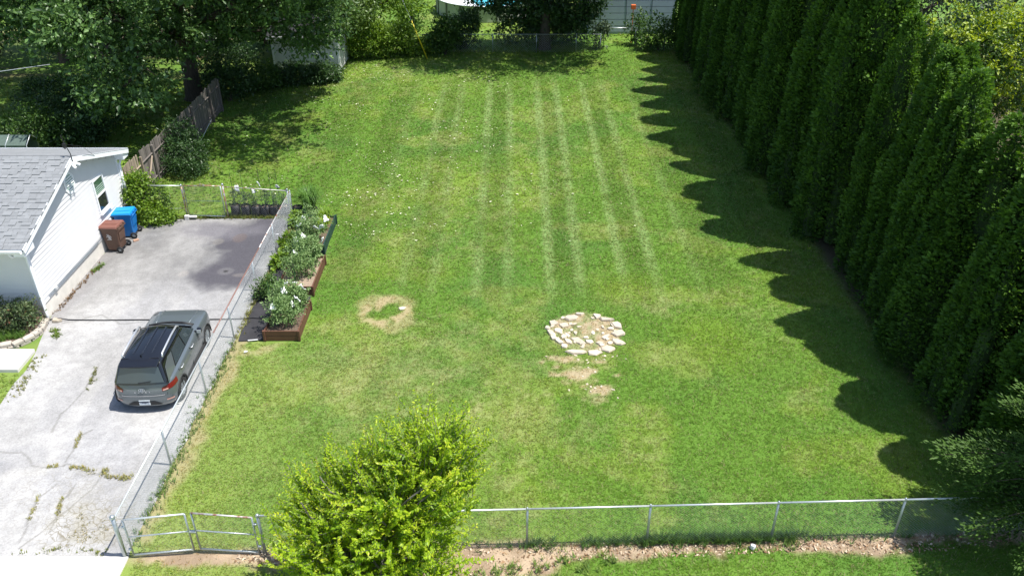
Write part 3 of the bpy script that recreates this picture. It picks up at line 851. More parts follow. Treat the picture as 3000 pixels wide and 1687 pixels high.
# window in the gable
wy0, wy1, wz0, wz1 = 27.58, 28.28, 1.46, 2.62
win = thing  # placeholder name kept free
fr = MB()
t_ = .07
for (ya, yb, za, zb) in [(wy0 - t_, wy0, wz0 - t_, wz1 + t_), (wy1, wy1 + t_, wz0 - t_, wz1 + t_), (wy0, wy1, wz1, wz1 + t_), (wy0, wy1, wz0 - t_, wz0), (wy0, wy1, 2.01, 2.07)]:
    fr.box((HX + .025, (ya + yb) / 2, (za + zb) / 2), (.05, yb - ya, zb - za))
window = fr.build('window', M['trim'], house)
MB().box((HX + .012, (wy0 + wy1) / 2, 2.345), (.008, wy1 - wy0, .55)).build('pane', M['window_reflection'], window)
MB().box((HX + .012, (wy0 + wy1) / 2, 1.735), (.008, wy1 - wy0, .55)).build('pane', M['window'], window)
for k in range(4):
    MB().box((HX + .020, (wy0 + wy1) / 2, 2.12 + k * .075), (.006, wy1 - wy0 - .04, .028)).build('blind_slat', M['blind'], window)
MB().box((HX + .05, (wy0 + wy1) / 2, wz0 - t_ - .015), (.11, wy1 - wy0 + .18, .03)).build('sill', M['trim'], window)
# conduit and boxes low on the wall, floodlight and aerial at the peak
MB().tube([(HX + .03, 23.1, .70), (HX + .03, 25.4, .66), (HX + .03, 28.6, .64)], .012, 6).tube([(HX + .03, 23.1, .62), (HX + .03, 26.8, .585)], .01, 6).build('conduit', M['galv'], house)
MB().box((HX + .05, 23.55, .68), (.08, .14, .10)).build('junction_box', M['galv_light'], house, bevel=.01)
MB().box((XR + .06, 26.05, 4.0), (.10, .16, .12)).tube([(XR + .08, 25.95, 3.98), (XR + .18, 25.9, 3.90)], .05, 10).tube([(XR + .08, 26.15, 3.98), (XR + .18, 26.2, 3.90)], .05, 10).build('floodlight', M['trim'], house, bevel=.01)
aer = MB().tube([(XR + .05, 26.05, 4.0), (XR + .04, 26.06, 4.35), (XR - .10, 26.1, 4.75), (XR - .12, 26.1, 4.98)], .014, 6)
aer.tube([(XR - .06, 26.02, 4.55), (XR - .14, 26.2, 4.62)], .03, 8).box((XR - .10, 26.1, 4.62), (.10, .10, .14))
aer.build('aerial', M['black'], house)
MB().tube([(XR - .1, 26.1, 4.66), (XR + .15, 26.7, 4.35), (XR + .02, 27.6, 3.62), (HX + .05, 28.5, 3.34), (HX + .05, 29.3, 3.02)], .006, 5).build('cable', M['black'], house)
MB().box((-17.62, HY0 - .03, 1.55), (.5, .04, 1.15)).build('shutter', M['cream'], house, bevel=.01)

# ------------------------------------------------------------------ chain link fences
def wire_mesh(mb, p0, p1, z0, z1, pitch=.075, r=.0013):
    p0 = Vector((p0[0], p0[1], 0)); p1 = Vector((p1[0], p1[1], 0))
    Ld = (p1 - p0).length; d = (p1 - p0) / Ld
    h = z1 - z0
    nrm = Vector((-d.y, d.x, 0))
    for sgn in (1, -1):
        s = -h
        while s < Ld + h:
            a0, b0, a1, b1 = (s, 0, s + h, h) if sgn > 0 else (s + h, 0, s, h)
            if s < Ld and s + h > 0:
                # clip to 0..Ld
                def clip(a, b, a2, b2):
                    if a < 0: t = (0 - a) / (a2 - a); a, b = 0, b + t * (b2 - b)
                    if a > Ld: t = (Ld - a) / (a2 - a); a, b = Ld, b + t * (b2 - b)
                    return a, b
                q0 = clip(a0, b0, a1, b1); q1 = clip(a1, b1, a0, b0)
                A = p0 + d * q0[0] + Vector((0, 0, z0 + q0[1])) + nrm * (.003 * sgn)
                B = p0 + d * q1[0] + Vector((0, 0, z0 + q1[1])) + nrm * (.003 * sgn)
                if (A - B).length > .03:
                    mb.tube([A, B], r, 3, cap=False)
            s += pitch
    return mb

def post(fence, x, y, h, r=.03, m='galv', cap=True, z0=-.05):
    p = MB().tube([(x, y, z0), (x, y, h)], r, 10).build('post', M[m], fence, smooth=True)
    if cap:
        MB().lathe((x, y, h), [(r * 1.25, -.03), (r * 1.25, .015), (r * .8, .04), (.001, .05)], 10).build('post_cap', M['galv'], p, smooth=True)
    return p

def rail(fence, pts, r=.021, m='galv_light', name='top_rail'):
    return MB().tube(pts, r, 8).build(name, M[m], fence, smooth=True)

def mesh_part(fence, p0, p1, z0, z1, pitch=.075, r=.0013, m='wire'):
    o = wire_mesh(MB(), p0, p1, z0, z1, pitch, r).build('wire_mesh', M[m], fence)
    o['kind'] = 'stuff'
    return o

# front fence along the bottom of the picture
ff = thing('chain_link_fence', (3.0, 13.4, 0), 'long galvanised chain link fence across the front edge of the lawn', 'fence')
fx = [-5.58, -2.55, 0.34, 3.08, 5.95, 8.82, 11.7, 14.6]
for i, x in enumerate(fx):
    post(ff, x, float(FENCE_Y(x)), 1.19, .036 if i == 0 else .028, 'galv')
for a, b in zip(fx[:-1], fx[1:]):
    rail(ff, [(a, float(FENCE_Y(a)) , 1.185), (b, float(FENCE_Y(b)), 1.185)], .022, 'galv_light')
mesh_part(ff, (fx[0], float(FENCE_Y(fx[0])) - .035), (fx[-1], float(FENCE_Y(fx[-1])) - .035), .04, 1.22)

# double front gate
def gate_leaf(x0, y0, x1, y1, zlo, zhi, label, rust=False, z1lo=None, z1hi=None):
    g = thing('chain_link_gate', (x0, y0, 0), label, 'gate', 'leaves of the double front gate')
    z1lo = zlo if z1lo is None else z1lo; z1hi = zhi if z1hi is None else z1hi
    A, B, C_, D = (x0, y0, zlo), (x1, y1, z1lo), (x1, y1, z1hi), (x0, y0, zhi)
    MB().tube([A, B], .022, 8).build('bottom_rail', M['galv_light'], g, smooth=True)
    MB().tube([D, C_], .022, 8).build('top_rail', M['rust_rail' if rust else 'galv_light'], g, smooth=True)
    MB().tube([A, D], .022, 8).build('gate_upright', M['galv'], g, smooth=True)
    MB().tube([B, C_], .022, 8).build('gate_upright', M['galv'], g, smooth=True)
    m0 = ((A[2] + D[2]) / 2 + .02, (B[2] + C_[2]) / 2 + .02)
    MB().tube([(x0, y0, m0[0]), (x1, y1, m0[1])], .018, 8).build('brace_rail', M['galv_light'], g, smooth=True)
    o = wire_mesh(MB(), (x0, y0 - .03), (x1, y1 - .03), min(zlo, z1lo), min(zhi, z1hi)).build('wire_mesh', M['wire'], g)
    o['kind'] = 'stuff'
    for zz in (.25, .95):
        MB().box((x0 + (x0 - x1) * .03, y0, zz), (.07, .06, .05)).build('hinge', M['galv'], g, bevel=.01)
    return g
gate_leaf(-8.50, 13.02, -7.17, 13.13, .07, 1.17, 'front gate leaf next to the driveway with shiny straight rails', z1lo=.13, z1hi=1.24)
g2 = gate_leaf(-5.70, 13.10, -7.03, 13.15, .06, 1.16, 'front gate leaf beside the yellow green tree with rusty top rail', True, z1lo=.13, z1hi=1.25)
MB().box((-7.10, 13.14, .68), (.16, .07, .05)).build('latch', M['galv'], g2, bevel=.01)

# side fence between driveway and lawn
sf = thing('chain_link_fence', (-8.7, 21.5, 0), 'chain link fence with partly rusted top rail along the driveway', 'fence')
sy = [13.02, 15.97, 18.88, 21.66, 24.45, 27.15, 30.02]
sx = -8.70
for i, y in enumerate(sy):
    post(sf, sx, y, 1.26 if i == 0 else 1.17, .048 if i == 0 else .028, 'galv', cap=(i in (0, 6)))
    if i:
        for zz in (.35, .7, 1.0):
            pass
rail(sf, [(sx, 13.02, 1.17), (sx + .012, 17.4, 1.165), (sx, 20.2, 1.175)], .02, 'galv_light')
rail(sf, [(sx, 20.2, 1.175), (sx, 25.4, 1.17)], .022, 'rust_full')
rail(sf, [(sx, 25.4, 1.17), (sx - .01, 30.02, 1.16)], .021, 'rust_rail')
mesh_part(sf, (sx + .03, 13.05), (sx + .03, 30.0), .03, 1.19, pitch=.072, r=.0016)

# rear fence and gate across the end of the driveway
rf = thing('chain_link_fence', (-11.5, 30.0, 0), 'chain link fence with rusty posts across the rear end of the driveway', 'fence')
post(rf, -14.35, 30.05, 1.42, .026, 'rust_post')
post(rf, -12.90, 30.02, 1.42, .032, 'rust_post')
post(rf, -11.28, 30.02, 1.46, .036, 'rust_post')
post(rf, -8.80, 30.05, 1.22, .03, 'galv')
rail(rf, [(-14.6, 30.05, 1.40), (-12.90, 30.02, 1.40)], .02, 'galv_light')
rail(rf, [(-14.35, 30.05, .38), (-12.90, 30.02, .44)], .010, 'rust_rail', 'tension_wire')
rail(rf, [(-11.28, 30.02, 1.36), (-10.1, 30.04, 1.27), (-8.80, 30.05, 1.17)], .016, 'rust_rail')
mesh_part(rf, (-14.5, 30.0), (-12.9, 30.0), .03, 1.38)
mesh_part(rf, (-11.25, 30.0), (-8.8, 30.02), .03, 1.16)
rg = thing('chain_link_gate', (-12.1, 29.97, 0), 'small single gate with dark green mesh at the rear of the driveway', 'gate')
for a, b, nm, mm in [((-12.80, 29.97, .16), (-11.36, 29.97, .10), 'bottom_rail', 'galv_light'), ((-12.80, 29.97, 1.43), (-11.36, 29.97, 1.41), 'top_rail', 'rust_post'), ((-12.80, 29.97, .16), (-12.80, 29.97, 1.43), 'gate_upright', 'rust_post'), ((-11.36, 29.97, .10), (-11.36, 29.97, 1.41), 'gate_upright', 'galv')]:
    MB().tube([a, b], .021, 8).build(nm, M[mm], rg, smooth=True)
MB().tube([(-12.80, 29.97, .78), (-11.36, 29.97, .76)], .009, 6).build('brace_rail', M['galv_light'], rg, smooth=True)
gm_ = wire_mesh(MB(), (-12.8, 29.95), (-11.36, 29.95), .14, 1.41, .05, .0026).build('wire_mesh', M['wire_green'], rg); gm_['kind'] = 'stuff'
MB().tube([(-12.25, 29.97, 1.47), (-12.1, 29.95, 1.50), (-11.95, 29.97, 1.46), (-11.7, 29.98, 1.47)], .012, 6).build('tie_wire', M['rust_post'], rg)
MB().box((-12.86, 29.86, .10), (.17, .14, .20)).box((-12.62, 29.86, .14), (.30, .10, .07)).build('post_footing', M['concrete'], rf, bevel=.015)

# far fence along the back of the lawn
bf = thing('chain_link_fence', (2.0, 53.5, 0), 'thin grey chain link fence along the far back of the lawn', 'fence')
bx = [-8.6, -5.0, -1.22, 1.55, 4.06, 5.60]
for x in bx: post(bf, x, 53.5, 1.15, .026, 'galv')
rail(bf, [(-8.6, 53.5, 1.15), (5.6, 53.5, 1.15)], .02, 'galv')
mesh_part(bf, (-8.6, 53.48), (5.6, 53.48), .05, 1.14, .15, .003)
bg = thing('chain_link_fence', (8.0, 53.6, 0), 'short far fence end with bright rail beside the green path', 'fence')
rail(bg, [(6.0, 55.0, 1.15), (7.6, 55.0, 1.17)], .03, 'galv_light'); 
for x in (5.95, 8.0, 9.72): post(bg, x, 55.0 if x < 9 else 53.8, 1.15, .028, 'galv')
mesh_part(bg, (8.0, 54.98), (9.72, 53.8), .05, 1.14, .15, .003)

# ------------------------------------------------------------------ board fence beyond the house
wfn = thing('wooden_fence', (-15.35, 36.0, 0), 'weathered grey board fence running from the house to the trees', 'fence')
def wf_x(y): return -15.25 - .05 * math.sin((y - 30) * .5)
y = 30.35; i = 0
while y < 42.6:
    w = random.uniform(.125, .155)
    if not (32.0 < y < 32.25):
        h = 1.78 + random.uniform(-.05, .05) + (.1 if y < 33 else 0)
        x = wf_x(y) - .02 + random.uniform(-.012, .012)
        lean = random.uniform(-.02, .02)
        b = MB()
        poly = [(-w / 2, .04), (w / 2, .04), (w / 2 + lean, h - .05), (w / 2 - .035 + lean, h), (-w / 2 + .035 + lean, h), (-w / 2 + lean, h - .05)]
        b.prism(poly, .02, ((x, y, 0), (0, 1, 0), (0, 0, 1)))
        b.build('board', M['wood_tan'] if y < 32.2 else M['wood'], wfn)
    y += w + random.choice([.008, .012, .018, .03]); i += 1
for yp in (30.5, 32.15, 33.45, 35.9, 38.3, 40.9, 42.5):
    MB().box((wf_x(yp) + .075, yp, .85), (.09, .09, 1.74)).build('post', M['wood_tan'] if yp < 33 else M['wood'], wfn, bevel=.006)
for za, zb in ((.35, .35), (1.38, 1.36)):
    ys = [30.5, 32.15, 33.45, 35.9, 38.3, 40.9, 42.5]
    for a, b in zip(ys[:-1], ys[1:]):
        MB().tube([(wf_x(a) + .028, a + .05, za + random.uniform(-.03, .03)), (wf_x(b) + .028, b - .05, zb + random.uniform(-.03, .03))], .036, 4).build('rail', M['wood'] if a > 32 else M['wood_tan'], wfn)
MB().tube([(wf_x(32.2) + .05, 32.3, .25), (wf_x(33.3) + .05, 33.3, 1.3)], .04, 4).build('brace', M['wood_tan'], wfn)
pp = MB().tube([(-15.0, 36.6, .06), (-14.92, 38.2, .12), (-14.9, 39.9, .5)], .018, 6).build('metal_pipe', M['galv_light']); tag(pp, 'thin pale pipe lying along the foot of the board fence', 'pipe')

# ------------------------------------------------------------------ wheelie bins
def bin_(loc, rz, body, lid, label):
    t = thing('wheelie_bin', loc, label, 'bin', 'wheelie bins by the house wall', rz)
    ORG[t.name] = Vector((0, 0, 0))
    b = MB()
    # front faces -y (towards camera); wheels at +x side
    b.hexa([(-.24, -.23, .06), (.22, -.23, .06), (.22, .23, .06), (-.24, .23, .06)], [(-.34, -.29, .94), (.30, -.29, .94), (.30, .29, .94), (-.34, .29, .94)])
    bd = b.build('body', body, t, bevel=.03, seg=3)
    MB().box((-.02, 0, .955), (.70, .62, .05)).build('rim', body, bd, bevel=.012)
    MB().hexa([(.20, -.2, .45), (.285, -.2, .45), (.285, .2, .45), (.20, .2, .45)], [(.24, -.23, .80), (.325, -.23, .80), (.325, .23, .80), (.24, .23, .80)]).build('recess_panel', body, bd, bevel=.02)
    lb = MB()
    lb.hexa([(-.42, -.33, .98), (.32, -.33, .98), (.32, .33, .98), (-.42, .33, .98)], [(-.38, -.29, 1.045), (.30, -.29, 1.075), (.30, .29, 1.075), (-.38, .29, 1.045)])
    ld = lb.build('lid', lid, t, bevel=.022, seg=3)
    MB().box((-.03, 0, 1.07), (.56, .20, .022), Matrix.Rotation(-.04, 3, 'Y')).build('lid_ridge', lid, ld, bevel=.01)
    for yy_ in (-.22, 0, .22):
        MB().tube([(.33, yy_ - .05, 1.0), (.33, yy_ + .05, 1.0)], .022, 8).build('hinge', body, ld)
    MB().tube([(.30, -.26, .92), (.37, -.25, .95), (.37, .25, .95), (.30, .26, .92)], .016, 8).build('handle', body, t, smooth=True)
    MB().tube([(.25, -.31, .125), (.25, .31, .125)], .014, 8).build('axle', M['black'], t)
    for s in (-1, 1):
        wq = MB().lathe((.25, s * .30, .125), [(.07, -.028), (.118, -.03), (.127, -.018), (.127, .018), (.118, .03), (.07, .028)], 20, 'y').build('wheel', M['rubber'], t, smooth=True)
        hb = MB().lathe((.25, s * .30, .125), [(.0, .02 * s), (.03, .026 * s), (.035, .02 * s)], 12, 'y')
        for k in range(6):
            a = k * math.pi / 3
            hb.box((.25 + .055 * math.cos(a), s * .315, .125 + .055 * math.sin(a)), (.10, .018, .016), Matrix.Rotation(-a, 3, 'Y'))
        hb.build('hub', M['galv'], wq)
    return t
brown = bin_((-14.62, 27.42, .03), -.08, M['brown_bin'], M['brown_lid'], 'brown wheelie bin with faded lid against the house wall')
blue = bin_((-14.60, 28.52, .03), .06, M['blue_bin'], M['blue_lid'], 'bright blue wheelie bin behind the brown bin')
em = MB()
o_ = Vector((-.06, -.2805, .62)); u_ = Vector((1, 0, 0)); v_ = Vector((0, -.068, 1)).normalized()
def eb(px_, pz, w, h): em.prism([(px_ - w / 2, pz - h / 2), (px_ + w / 2, pz - h / 2), (px_ + w / 2, pz + h / 2), (px_ - w / 2, pz + h / 2)], .003, (o_, u_, v_))
for k in range(10):
    a = math.pi * (k / 9.0)
    eb(.075 * math.cos(a), .075 * math.sin(a), .024, .024)
em.prism([(-.035, -.03), (.035, -.03), (.018, .03), (0, .05), (-.018, .03)], .003, (o_, u_, v_))
eb(0, -.055, .07, .022); eb(.05, -.05, .02, .05)
eb(-.01, -.10, .17, .016); eb(-.03, .115, .08, .014)
em.build('emblem', M['white_print'], brown)
br = MB().box((-14.2, 28.05, .055), (.20, .11, .065), Matrix.Rotation(.7, 3, 'Z')).build('brick', M['cone_pink'], bevel=.008); tag(br, 'loose pale brick on the driveway beside the blue bin', 'brick')

# ------------------------------------------------------------------ retaining edging, stones
rw = thing('garden_edging', (-15.2, 21.4, 0), 'curved edging of tan retaining blocks round the rose bed', 'edging')
path = [(-17.3, 21.08), (-16.4, 20.98), (-15.75, 21.0), (-15.25, 21.15), (-14.98, 21.5), (-14.88, 21.95), (-14.95, 22.4)]
pl = [0]
for a, b in zip(path[:-1], path[1:]): pl.append(pl[-1] + math.hypot(b[0] - a[0], b[1] - a[1]))
for lvl in range(2):
    s = .15 * lvl
    while s < pl[-1] - .1:
        w = random.uniform(.26, .34)
        q = np.interp(s + w / 2, pl, [p[0] for p in path]), np.interp(s + w / 2, pl, [p[1] for p in path])
        q2 = np.interp(min(s + w / 2 + .05, pl[-1]), pl, [p[0] for p in path]), np.interp(min(s + w / 2 + .05, pl[-1]), pl, [p[1] for p in path])
        a = math.atan2(q2[1] - q[1], q2[0] - q[0])
        MB().box((q[0] - lvl * .03 * math.sin(a) * -1, q[1] + lvl * .03 * math.cos(a), .05 + lvl * .105), (w - .014, .20, .10), Matrix.Rotation(a + random.uniform(-.05, .05), 3, 'Z')).build('block', M['block'], rw, bevel=.014)
        s += w
bedsoil = MB().prism([(-17.3, 21.15), (-15.8, 21.08), (-15.3, 21.25), (-15.05, 21.6), (-15.0, 22.0), (-15.05, 22.68), (-17.3, 22.68)], .17, ((0, 0, .0), (1, 0, 0), (0, 1, 0))).build('flower_bed', attr_mat('x', mult=1) if False else M['soil'])
tag(bedsoil, 'raised soil bed in front of the white house', 'flower bed', kind='structure')

def rock(name, c, sx_, sy_, sz_, rz, m, parent=None, seed=0):
    rg_ = random.Random(seed)
    n = rg_.choice([5, 6, 7])
    base = []
    for k in range(n):
        a = 2 * math.pi * k / n + rg_.uniform(-.32, .32)
        r = rg_.uniform(.78, 1.2)
        base.append((math.cos(a) * r, math.sin(a) * r))
    b = MB()
    P = []
    for (f, z) in ((.95, -.3), (1.0, .35), (.86, 1.0)):
        for (px_, py_) in base:
            x_, y_ = px_ * f * sx_ / 2, py_ * f * sy_ / 2
            P.append((c[0] + x_ * math.cos(rz) - y_ * math.sin(rz), c[1] + x_ * math.sin(rz) + y_ * math.cos(rz), c[2] + z * sz_ * (1 + rg_.uniform(-.35, .3))))
    F = []
    for l_ in range(2):
        for k in range(n):
            F.append((l_ * n + k, l_ * n + (k + 1) % n, (l_ + 1) * n + (k + 1) % n, (l_ + 1) * n + k))
    F.append(tuple(2 * n + k for k in range(n)))
    b.add(P, F)
    return b.build(name, m, parent, bevel=.005)

# stone fire pit ring in the lawn (pixel-measured ring, sizes in metres)
fp = thing('fire_pit', (2.32, 22.0, 0), 'old sunken fire pit ring of pale limestone blocks in the lawn', 'fire pit')
ring = [  # (x, y, along, across, rotation)
    (1.93, 22.75, .46, .26, .25), (2.20, 22.98, .26, .14, .1), (2.75, 22.86, .30, .20, -.7), (3.08, 22.66, .50, .17, -.1), (3.37, 22.32, .36, .26, -.9),
    (3.36, 21.86, .40, .30, .1), (3.30, 21.40, .44, .24, -.5), (2.93, 21.02, .44, .30, -.35), (2.52, 20.82, .46, .27, .1), (1.95, 20.86, .66, .22, -.08),
    (1.60, 21.17, .22, .19, .5), (1.46, 21.42, .34, .16, -.9), (1.30, 21.62, .26, .17, -.8), (1.20, 21.92, .26, .17, -1.1), (1.14, 22.19, .22, .18, -1.4), (1.33, 22.45, .27, .24, .3),
    (1.66, 22.36, .28, .25, .4), (1.48, 22.05, .24, .22, .2), (1.62, 21.70, .20, .18, .6), (1.75, 21.45, .30, .15, -.8), (2.05, 21.47, .46, .24, -.6), (2.40, 21.42, .26, .18, -.3), (2.72, 21.35, .22, .16, .3), (3.05, 21.35, .2, .16, .1), (3.14, 22.15, .18, .16, .1)]
for k, (x, y, a, b, r) in enumerate(ring):
    rock('stone', (x, y, .015), a * 1.16, b * 1.16, .062 if k < 16 else .045, r, M['stone'], fp, k)
rgs = random.Random(17)
for k in range(34):
    a = rgs.uniform(0, 2 * math.pi); q = rgs.uniform(.58, 1.0) if k < 24 else rgs.uniform(.2, .6)
    if abs(a - 1.0) < .5 and q < .8: continue
    rock('stone', (2.30 + 1.08 * q * math.cos(a), 21.95 + 1.05 * q * math.sin(a), .008), rgs.uniform(.10, .26), rgs.uniform(.09, .16), rgs.uniform(.025, .05), a + 1.57 + rgs.uniform(-.4, .4), M['stone'], fp, 300 + k)
for k in range(26):
    x, y = rgs.choice([(2.0, 20.45, .9, .10), (2.0, 19.95, .9, .22), (2.55, 19.1, .35, .2), (2.75, 20.6, .3, .08)])[0:2]
    x += rgs.gauss(0, .42); y += rgs.gauss(0, .14)
    rock('stone_chip', (x, y, .004), rgs.uniform(.05, .15), rgs.uniform(.04, .09), .02, rgs.uniform(0, 3), M['stone'], fp, 400 + k)
fl = rock('flat_stone', (-3.62, 23.33, .02), .26, .22, .03, .4, M['stone'], None, 91); tag(fl, 'flat pale stone lying in the ring of dead grass', 'stone')
for k, (x, y, s, lab) in enumerate([(-14.62, 22.55, .34, 'flat pale stone at the house corner where the hose starts'), (-14.98, 22.62, .24, 'small grey stone wedged behind the house downspout')]):
    tag(rock('stone', (x, y, .05), s, s * .6, .07, .3 * k, M['stone'], None, 60 + k), lab, 'stone')
lt = rock('litter', (5.48, 13.28 - .02, .05), .17, .13, .08, .4, M['litter'], None, 77); tag(lt, 'crumpled white litter on the soil below the front fence', 'litter')
lt2 = rock('litter', (-8.12, 20.86, .04), .13, .08, .03, .6, M['litter'], None, 78); tag(lt2, 'small white scrap on the lawn near the black fabric', 'litter')
lt3 = rock('litter', (-9.0, 28.55, .035), .16, .06, .015, .1, M['litter'], None, 79); tag(lt3, 'white scrap lying on the dark driveway stain', 'litter')

# ------------------------------------------------------------------ garden beds
fabp = []
nx_, ny_ = 16, 60
fxs = np.linspace(0, 1, nx_); fys = np.linspace(21.50, 29.75, ny_)
FU, FY = np.meshgrid(fxs, fys, indexing='ij')
x_l = np.interp(FY, [21.5, 23, 25.5, 29.75], [-8.50, -8.55, -8.42, -8.35]) + .10 * (vnoise(FY * 0, FY, .7, 101) - .5)
x_r = np.interp(FY, [21.5, 24, 27, 29.75], [-6.72, -6.78, -6.85, -6.95])
FX = x_l * (1 - FU) + x_r * FU
FZ = .034 + .03 * (fbm(FX, FY, .5, 102) - .3)
I = np.arange(nx_ * ny_).reshape(nx_, ny_)
FFc = np.stack([I[:-1, :-1].ravel(), I[1:, :-1].ravel(), I[1:, 1:].ravel(), I[:-1, 1:].ravel()], 1)
fabric = fast_mesh('landscape_fabric', np.c_[FX.ravel(), (FY + .10 * (FU - .5) * 1.2 * (FY < 21.7)).ravel(), FZ.ravel()], FFc, M['fabric'], smooth=True)
tag(fabric, 'black landscape fabric under the raised beds beside the fence', 'ground fabric')
ls = MB().tube([(-7.72, 21.55, .07), (-7.74, 21.8, .09), (-7.70, 22.15, .08)], .018, 5).tube([(-8.2, 21.44, .06), (-7.9, 21.47, .07)], .02, 5).build('timber_strip', M['litter']); tag(ls, 'thin white strip weighing down the front edge of the black fabric', 'strip')

def raised_bed(x0, x1, y0, y1, h, m, soil, label):
    t = thing('raised_bed', ((x0 + x1) / 2, (y0 + y1) / 2, 0), label, 'raised bed', 'raised beds beside the driveway fence')
    th = .035
    for (cx, cy, sx_, sy_) in [((x0 + x1) / 2, y0 + th / 2, x1 - x0, th), ((x0 + x1) / 2, y1 - th / 2, x1 - x0, th), (x0 + th / 2, (y0 + y1) / 2, th, y1 - y0 - 2 * th - .004), (x1 - th / 2, (y0 + y1) / 2, th, y1 - y0 - 2 * th - .004)]:
        for k in range(2):
            hh = h / 2
            MB().box((cx, cy, .03 + hh * (k + .5)), (sx_ + k * .004, sy_ + k * .004, hh - .006)).build('board', m, t, bevel=.006)
    for cx in (x0, x1):
        for cy in (y0, y1):
            MB().box((cx, cy, .03 + h / 2 + .01), (.075, .075, h + .02)).build('corner_post', m, t, bevel=.012)
    n = 14
    xs = np.linspace(x0 + th, x1 - th, n); ys = np.linspace(y0 + th, y1 - th, n * 2)
    A, B = np.meshgrid(xs, ys, indexing='ij')
    I = np.arange(A.size).reshape(A.shape)
    F = np.stack([I[:-1, :-1].ravel(), I[1:, :-1].ravel(), I[1:, 1:].ravel(), I[:-1, 1:].ravel()], 1)
    fast_mesh('bed_soil', np.c_[A.ravel(), B.ravel(), h - .06 + .09 * (fbm(A, B, .3, 110) - .5).ravel()], F, soil, t, smooth=True)
    return t
raised_bed(-7.68, -6.60, 21.47, 23.25, .36, M['bed_brown'], M['soil'], 'front brown raised bed crowded with tomato plants')
raised_bed(-7.90, -6.70, 24.12, 26.25, .36, M['bed_brown'], M['soil_pale'], 'middle brown raised bed with pale dry soil at its corner')
raised_bed(-8.00, -6.88, 27.0, 29.45, .38, M['bed_green'], M['soil'], 'dark green raised bed at the far end of the row')

# hose across the driveway
hs = MB().tube([(-14.9, 22.62, .06), (-14.55, 22.60, .115), (-14.3, 22.62, .05), (-13.2, 22.60, .045), (-12.0, 22.63, .045), (-10.6, 22.63, .045), (-9.4, 22.66, .045), (-8.75, 22.68, .05), (-8.4, 22.72, .06), (-7.95, 22.66, .06), (-7.72, 22.58, .06)], .017, 6).build('garden_hose', M['hose'], smooth=True)
tag(hs, 'thin black hose lying straight across the driveway', 'hose')

# grow bags
spots = [(-11.03, 30.28), (-10.62, 30.27), (-10.22, 30.28), (-9.84, 30.26), (-9.48, 30.26), (-9.08, 30.26), (-8.52, 30.15)]
ords = ['first', 'second', 'third', 'fourth', 'fifth', 'sixth']
for k, (x, y) in enumerate(spots):
    lab = ('%s black fabric grow bag from the gate post behind the rear fence' % ords[k]) if k < 6 else 'open black grow bag just outside the rear fence corner'
    g = thing('grow_bag', (x, y, 0), lab, 'grow bag', 'black grow bags behind the rear fence')
    r = .185 + random.uniform(-.012, .012); h = .42 + random.uniform(-.03, .03)
    MB().lathe((x, y, .02), [(.001, 0), (r * .96, 0), (r * 1.05, .12), (r * 1.02, h * .75), (r * .97, h), (r * .90, h), (r * .9, h - .06)], 16).build('bag', M['grow_bag'], g, smooth=True)
    MB().lathe((x, y, h - .05), [(r * .9, 0), (.001, .02)], 16).build('bag_soil', M['soil_pale'], g)
    for s in (-1, 1):
        MB().tube([(x + s * r, y - .05, h - .05), (x + s * (r + .015), y - .04, h + .06), (x + s * (r + .015), y + .04, h + .06), (x + s * r, y + .05, h - .05)], .012, 5).build('handle', M['grow_bag'], g)

# ------------------------------------------------------------------ grey compact SUV on the driveway (local axes: +y forward)
car = thing('parked_car', (-10.13, 20.04, .025), 'grey compact SUV with black roof parked on the driveway', 'car', rz=0.045)
ORG[car.name] = Vector((0, 0, 0))
car.scale = (.96, 1, 1)
LH = 2.02
def half_w(y):
    t = min(abs(y) / LH, 1.0)
    return .885 * max(0.0, 1 - t ** (16 if y < 0 else 13)) ** .35
def z_top(y): return float(np.interp(y, [-2.02, .55, .85, 1.4, 1.75, 1.94, 2.02], [.985, 1.0, 1.015, .98, .92, .84, .76]))
SEC = [(0, .25), (.80, .21), (.93, .24), (.985, .36), (1.0, .55), (.995, .72), (.985, .82), (.955, .92), (.90, .985), (.6, 1.0), (0, 1.01)]
ARCH = [(-1.33, .365), (1.22, .365)]
def y_lean(y, z):
    k = max(0.0, (-y - 1.5) / .52)
    f = max(0.0, (y - 1.6) / .42)
    return k * (max(0, z - .72) * .35 + max(0, .30 - z) * .5 - .03 * (z < .62)) - f * (max(0, z - .7) * .3 + max(0, .32 - z) * .4)
def body_pt(y, j, s):
    fx_, z = SEC[j]
    zt = z_top(y)
    if z > .72: z = .72 + (z - .72) * (zt - .72) / .28
    for yc, r in ARCH:
        if abs(y - yc) < r and j in (1, 2, 3, 4):
            z = max(z, .31 + math.sqrt(r * r - (y - yc) ** 2) + .004 * j)
    return (s * fx_ * half_w(y), y + y_lean(y, z), z)
ysn = sorted(set(list(np.linspace(-LH, LH, 75)) + [yc + r * c for yc, r in ARCH for c in np.linspace(-1, 1, 15)] + list(-LH + .12 * (np.linspace(0, 1, 9) ** 2)) + list(LH - .12 * (np.linspace(0, 1, 9) ** 2))))
nS = len(SEC)
bv, bf = [], []
ringn = 2 * nS - 2
for y in ysn:
    for j in range(nS): bv.append(body_pt(y, j, 1))
    for j in range(nS - 2, 0, -1): bv.append(body_pt(y, j, -1))
for i in range(len(ysn) - 1):
    for k in range(ringn):
        a = i * ringn + k; b = i * ringn + (k + 1) % ringn
        bf.append((a, a + ringn, b + ringn, b))
body = MB().add(bv, bf).build('body', M['paint'], car, smooth=True)
MB().box((0, 0, .42), (1.25, 3.6, .5)).build('underbody_block', M['cladding'], car)  # dark box added inside the body to block light
